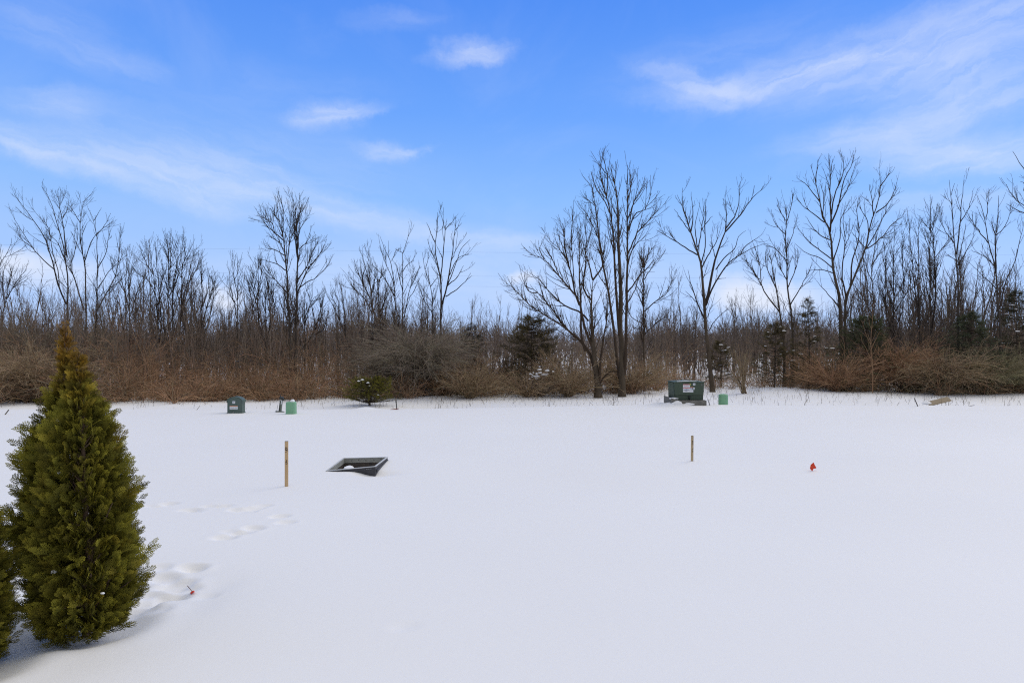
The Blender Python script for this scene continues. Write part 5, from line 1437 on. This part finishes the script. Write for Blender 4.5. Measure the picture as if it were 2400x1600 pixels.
# stems inside
acc = Acc()
for lb in LOBES:
    pts = [np.array([(cx - 1200) / FOC * D1 - base1[0], lb['off'] * (1 if y_ < 1400 else .3), EYE - (y_ - 800) / FOC * D1 - base1[2]]) for y_, cx in zip(lb['y'], lb['cx'])][::-1]
    pts = [np.array([0.0, 0, -.08])] + pts[1:]
    P = resample(pts, 16, .004); acc.add(*tubes(P[None], np.linspace(.024, .003, 16)[None], 7))
    A, AR = grow(P[None], np.full((1, 16), .012), 60, (.04, .97), .75, (.22, .42), .12, .07, 7, .0022, .006, .3)
    R0 = np.interp(1520 - (A[:, 0, 2]) * FOC / D1, lb['y'], lb['r']) * D1 / FOC
    A = A[:, :1] + (A - A[:, :1]) * np.clip(R0 / .40, .12, .9)[:, None, None]
    acc.add(*tubes(A, AR, 4))
stem1 = link_mesh('trunk', acc.mesh('trunk'), mat('thuja_bark', (.12, .07, .045), (.17, .11, .07), 20, .9), t1)
for k, (a, b, dd_, s) in enumerate([(127, 1340, -.27, .016), (140, 1108, -.22, .010), (240, 1390, -.30, .009), (136, 985, -.15, .010)]):
    p = at(a, b, D1 + dd_) - base1
    snow_lump('snow_clump', t1, tuple(p), (s, s * .8, s * .75), 60 + k)

t2 = t1.copy(); COL.objects.link(t2)
t2.location = (THUJA2[0], THUJA2[1], hz(*THUJA2)); t2.rotation_euler = (0, 0, 2.3); t2.scale = (.79, .79, .65)
tag(t2, 'second evergreen shrub mostly cut off by the bottom left corner', 'evergreen', 'foreground evergreens')
for o in (crown1, stem1):
    c = o.copy(); c.parent = t2; COL.objects.link(c)


# background junipers and pines
def conifer(px, d, pybase, pytop, halfw, label, cb, ct, seed, n, snow=0, name='juniper', ragged=.35, shape=1.0, flatk=0.5, fs=(.10, .2)):
    """a ragged small evergreen: limbs from a stem, tufts along each limb"""
    global rng
    keep = rng; rng = np.random.default_rng(seed)
    x = (px - 1200) / FOC * d; zg = hz(x, d)
    t = empty(name, (x, d, zg), label, 'evergreen', 'small evergreens among the brush')
    H = EYE + (800 - pytop) / FOC * d - zg; Wd = halfw * d / FOC
    P = resample([(0, 0, -.05), (rng.normal(0, .03), 0, H * .5), (rng.normal(0, .05), 0, H)], 10)
    V, F = tubes(P[None], np.linspace(.035, .006, 10)[None], 6); link_mesh('trunk', np_mesh('trunk', V, F), BARK, t)
    z = rng.uniform(.06, 1, n) ** .9; a = rng.uniform(0, 6.28, n)
    rr = Wd * (1 - z) ** shape * rng.uniform(1 - ragged, 1 + ragged * .6, n) * (1 + .2 * np.sin(a * 3 + z * 9)) + .03
    K = 6; u = np.linspace(0, 1, K)
    rise = rng.normal(.25, .2, n) * (1 - flatk) + .10
    LP = np.stack([np.cos(a)[:, None] * rr[:, None] * u, np.sin(a)[:, None] * rr[:, None] * u, (z * H)[:, None] + (rise * rr)[:, None] * u ** 1.5], -1)
    acc = Acc(); acc.add(*tubes(LP, np.repeat(np.linspace(.010, .003, K)[None], n, 0), 3)); link_mesh('limbs', acc.mesh('limbs'), BARK, t)
    m = n * 7
    i = rng.integers(0, n, m); f = rng.uniform(.25, 1, m) ** .7 * (K - 1); k = np.minimum(f.astype(int), K - 2); f = (f - k)[:, None]
    pos = LP[i, k] * (1 - f) + LP[i, k + 1] * f
    dr = norm(LP[i, -1] - LP[i, 0]) + rng.normal(0, .45, (m, 3)) + np.array([0, 0, .25])
    acc = Acc()
    tone = rng.uniform(.6, 1.35, (m, 1))
    hfac = np.clip(pos[:, 2:3] / H, 0, 1)
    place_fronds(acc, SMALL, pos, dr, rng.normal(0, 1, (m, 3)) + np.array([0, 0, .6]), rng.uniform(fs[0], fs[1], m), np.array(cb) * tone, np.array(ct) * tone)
    cr = link_mesh('crown', acc.mesh('crown', False), LEAF, t)
    if snow:
        for q in range(snow):
            j = rng.integers(0, n); p_ = LP[j, rng.integers(3, K)] + np.array([0, -.05, .05])
            sxx = rng.uniform(.03, .09)
            snow_lump('snow_clump', t, tuple(p_), (sxx * 1.1, sxx * .7, sxx * .34), int(seed * 100 + q))
    rng = keep
    return t


conifer(866, 18.2, 955, 890, 60, 'small green and gold juniper with bits of snow at the field edge', (.060, .066, .012), (.195, .170, .024), 91, 240, 0, shape=.30, ragged=.3, fs=(.06, .14))
conifer(1250, 23, 900, 745, 78, 'dark dense juniper behind the spreading bare tree', (.056, .046, .020), (.135, .105, .046), 92, 330, 0, shape=.4, ragged=.45)
conifer(1895, 24.8, 900, 700, 62, 'dark snow-dusted cedar with a pointed tip between the right trees', (.056, .046, .020), (.135, .105, .046), 93, 140, 10, shape=.85, ragged=.6)
conifer(1815, 25, 900, 760, 60, 'low snow-dusted cedar below the slim straight tree', (.056, .046, .020), (.135, .105, .046), 94, 150, 12, shape=.6, ragged=.6)
conifer(1690, 26, 900, 800, 45, 'small snowy cedar behind the vase-shaped pale shrub', (.056, .046, .020), (.135, .105, .046), 95, 100, 12, shape=.6, ragged=.6)
conifer(2030, 24.2, 900, 745, 90, 'broad olive evergreen behind the pale tan sapling', (.046, .060, .028), (.115, .125, .060), 96, 300, 3, shape=.5, ragged=.4)
conifer(2275, 23.2, 900, 735, 85, 'flat-layered olive juniper in front of the high whip-topped tree', (.046, .060, .032), (.115, .125, .070), 97, 300, 0, shape=.6, ragged=.45, flatk=.9)
conifer(2385, 23.5, 900, 685, 75, 'dark pine with snow-laden boughs at the right edge', (.030, .034, .018), (.075, .075, .038), 98, 220, 24, name='pine', shape=.55, ragged=.5, flatk=.9)
conifer(1105, 24, 900, 762, 40, 'small dark cedar at the right end of the domed shrub', (.020, .024, .018), (.050, .048, .034), 99, 110, 0, shape=.6, ragged=.5)
jun = [o for o in bpy.data.objects if o.get('label', '').startswith('small green and gold')][0]
for k, (a, b, s) in enumerate([(841, 893, .030), (850, 890, .030), (862, 897, .028), (867, 904, .022), (886, 925, .018)]):
    p = at(a, b, 17.9) - np.array(jun.location); snow_lump('snow_clump', jun, tuple(p), (s * 1.5, s, s * .7), 80 + k)

# snow caught in the scrub
p = at(1268, 880, 21.5)
t = empty('snowy_shrub', (p[0], 21.5, hz(p[0], 21.5)), 'low shrub loaded with white snow beside the spreading tree', 'shrub')
sp = shrub(1268, 21.5, .65, 1.3, 60, 'temporary', PURP, 56, 'stems_holder', .05)
for ch in list(sp.children): ch.parent = t
bpy.data.objects.remove(sp)
for k in range(18):
    a, b = 1268 + rng.normal(0, 15), 878 + rng.normal(0, 8)
    q = at(a, b, 21.3) - np.array(t.location); s = rng.uniform(.025, .065); snow_lump('snow_clump', t, tuple(q), (s * 1.3, s, s * .8), 200 + k)
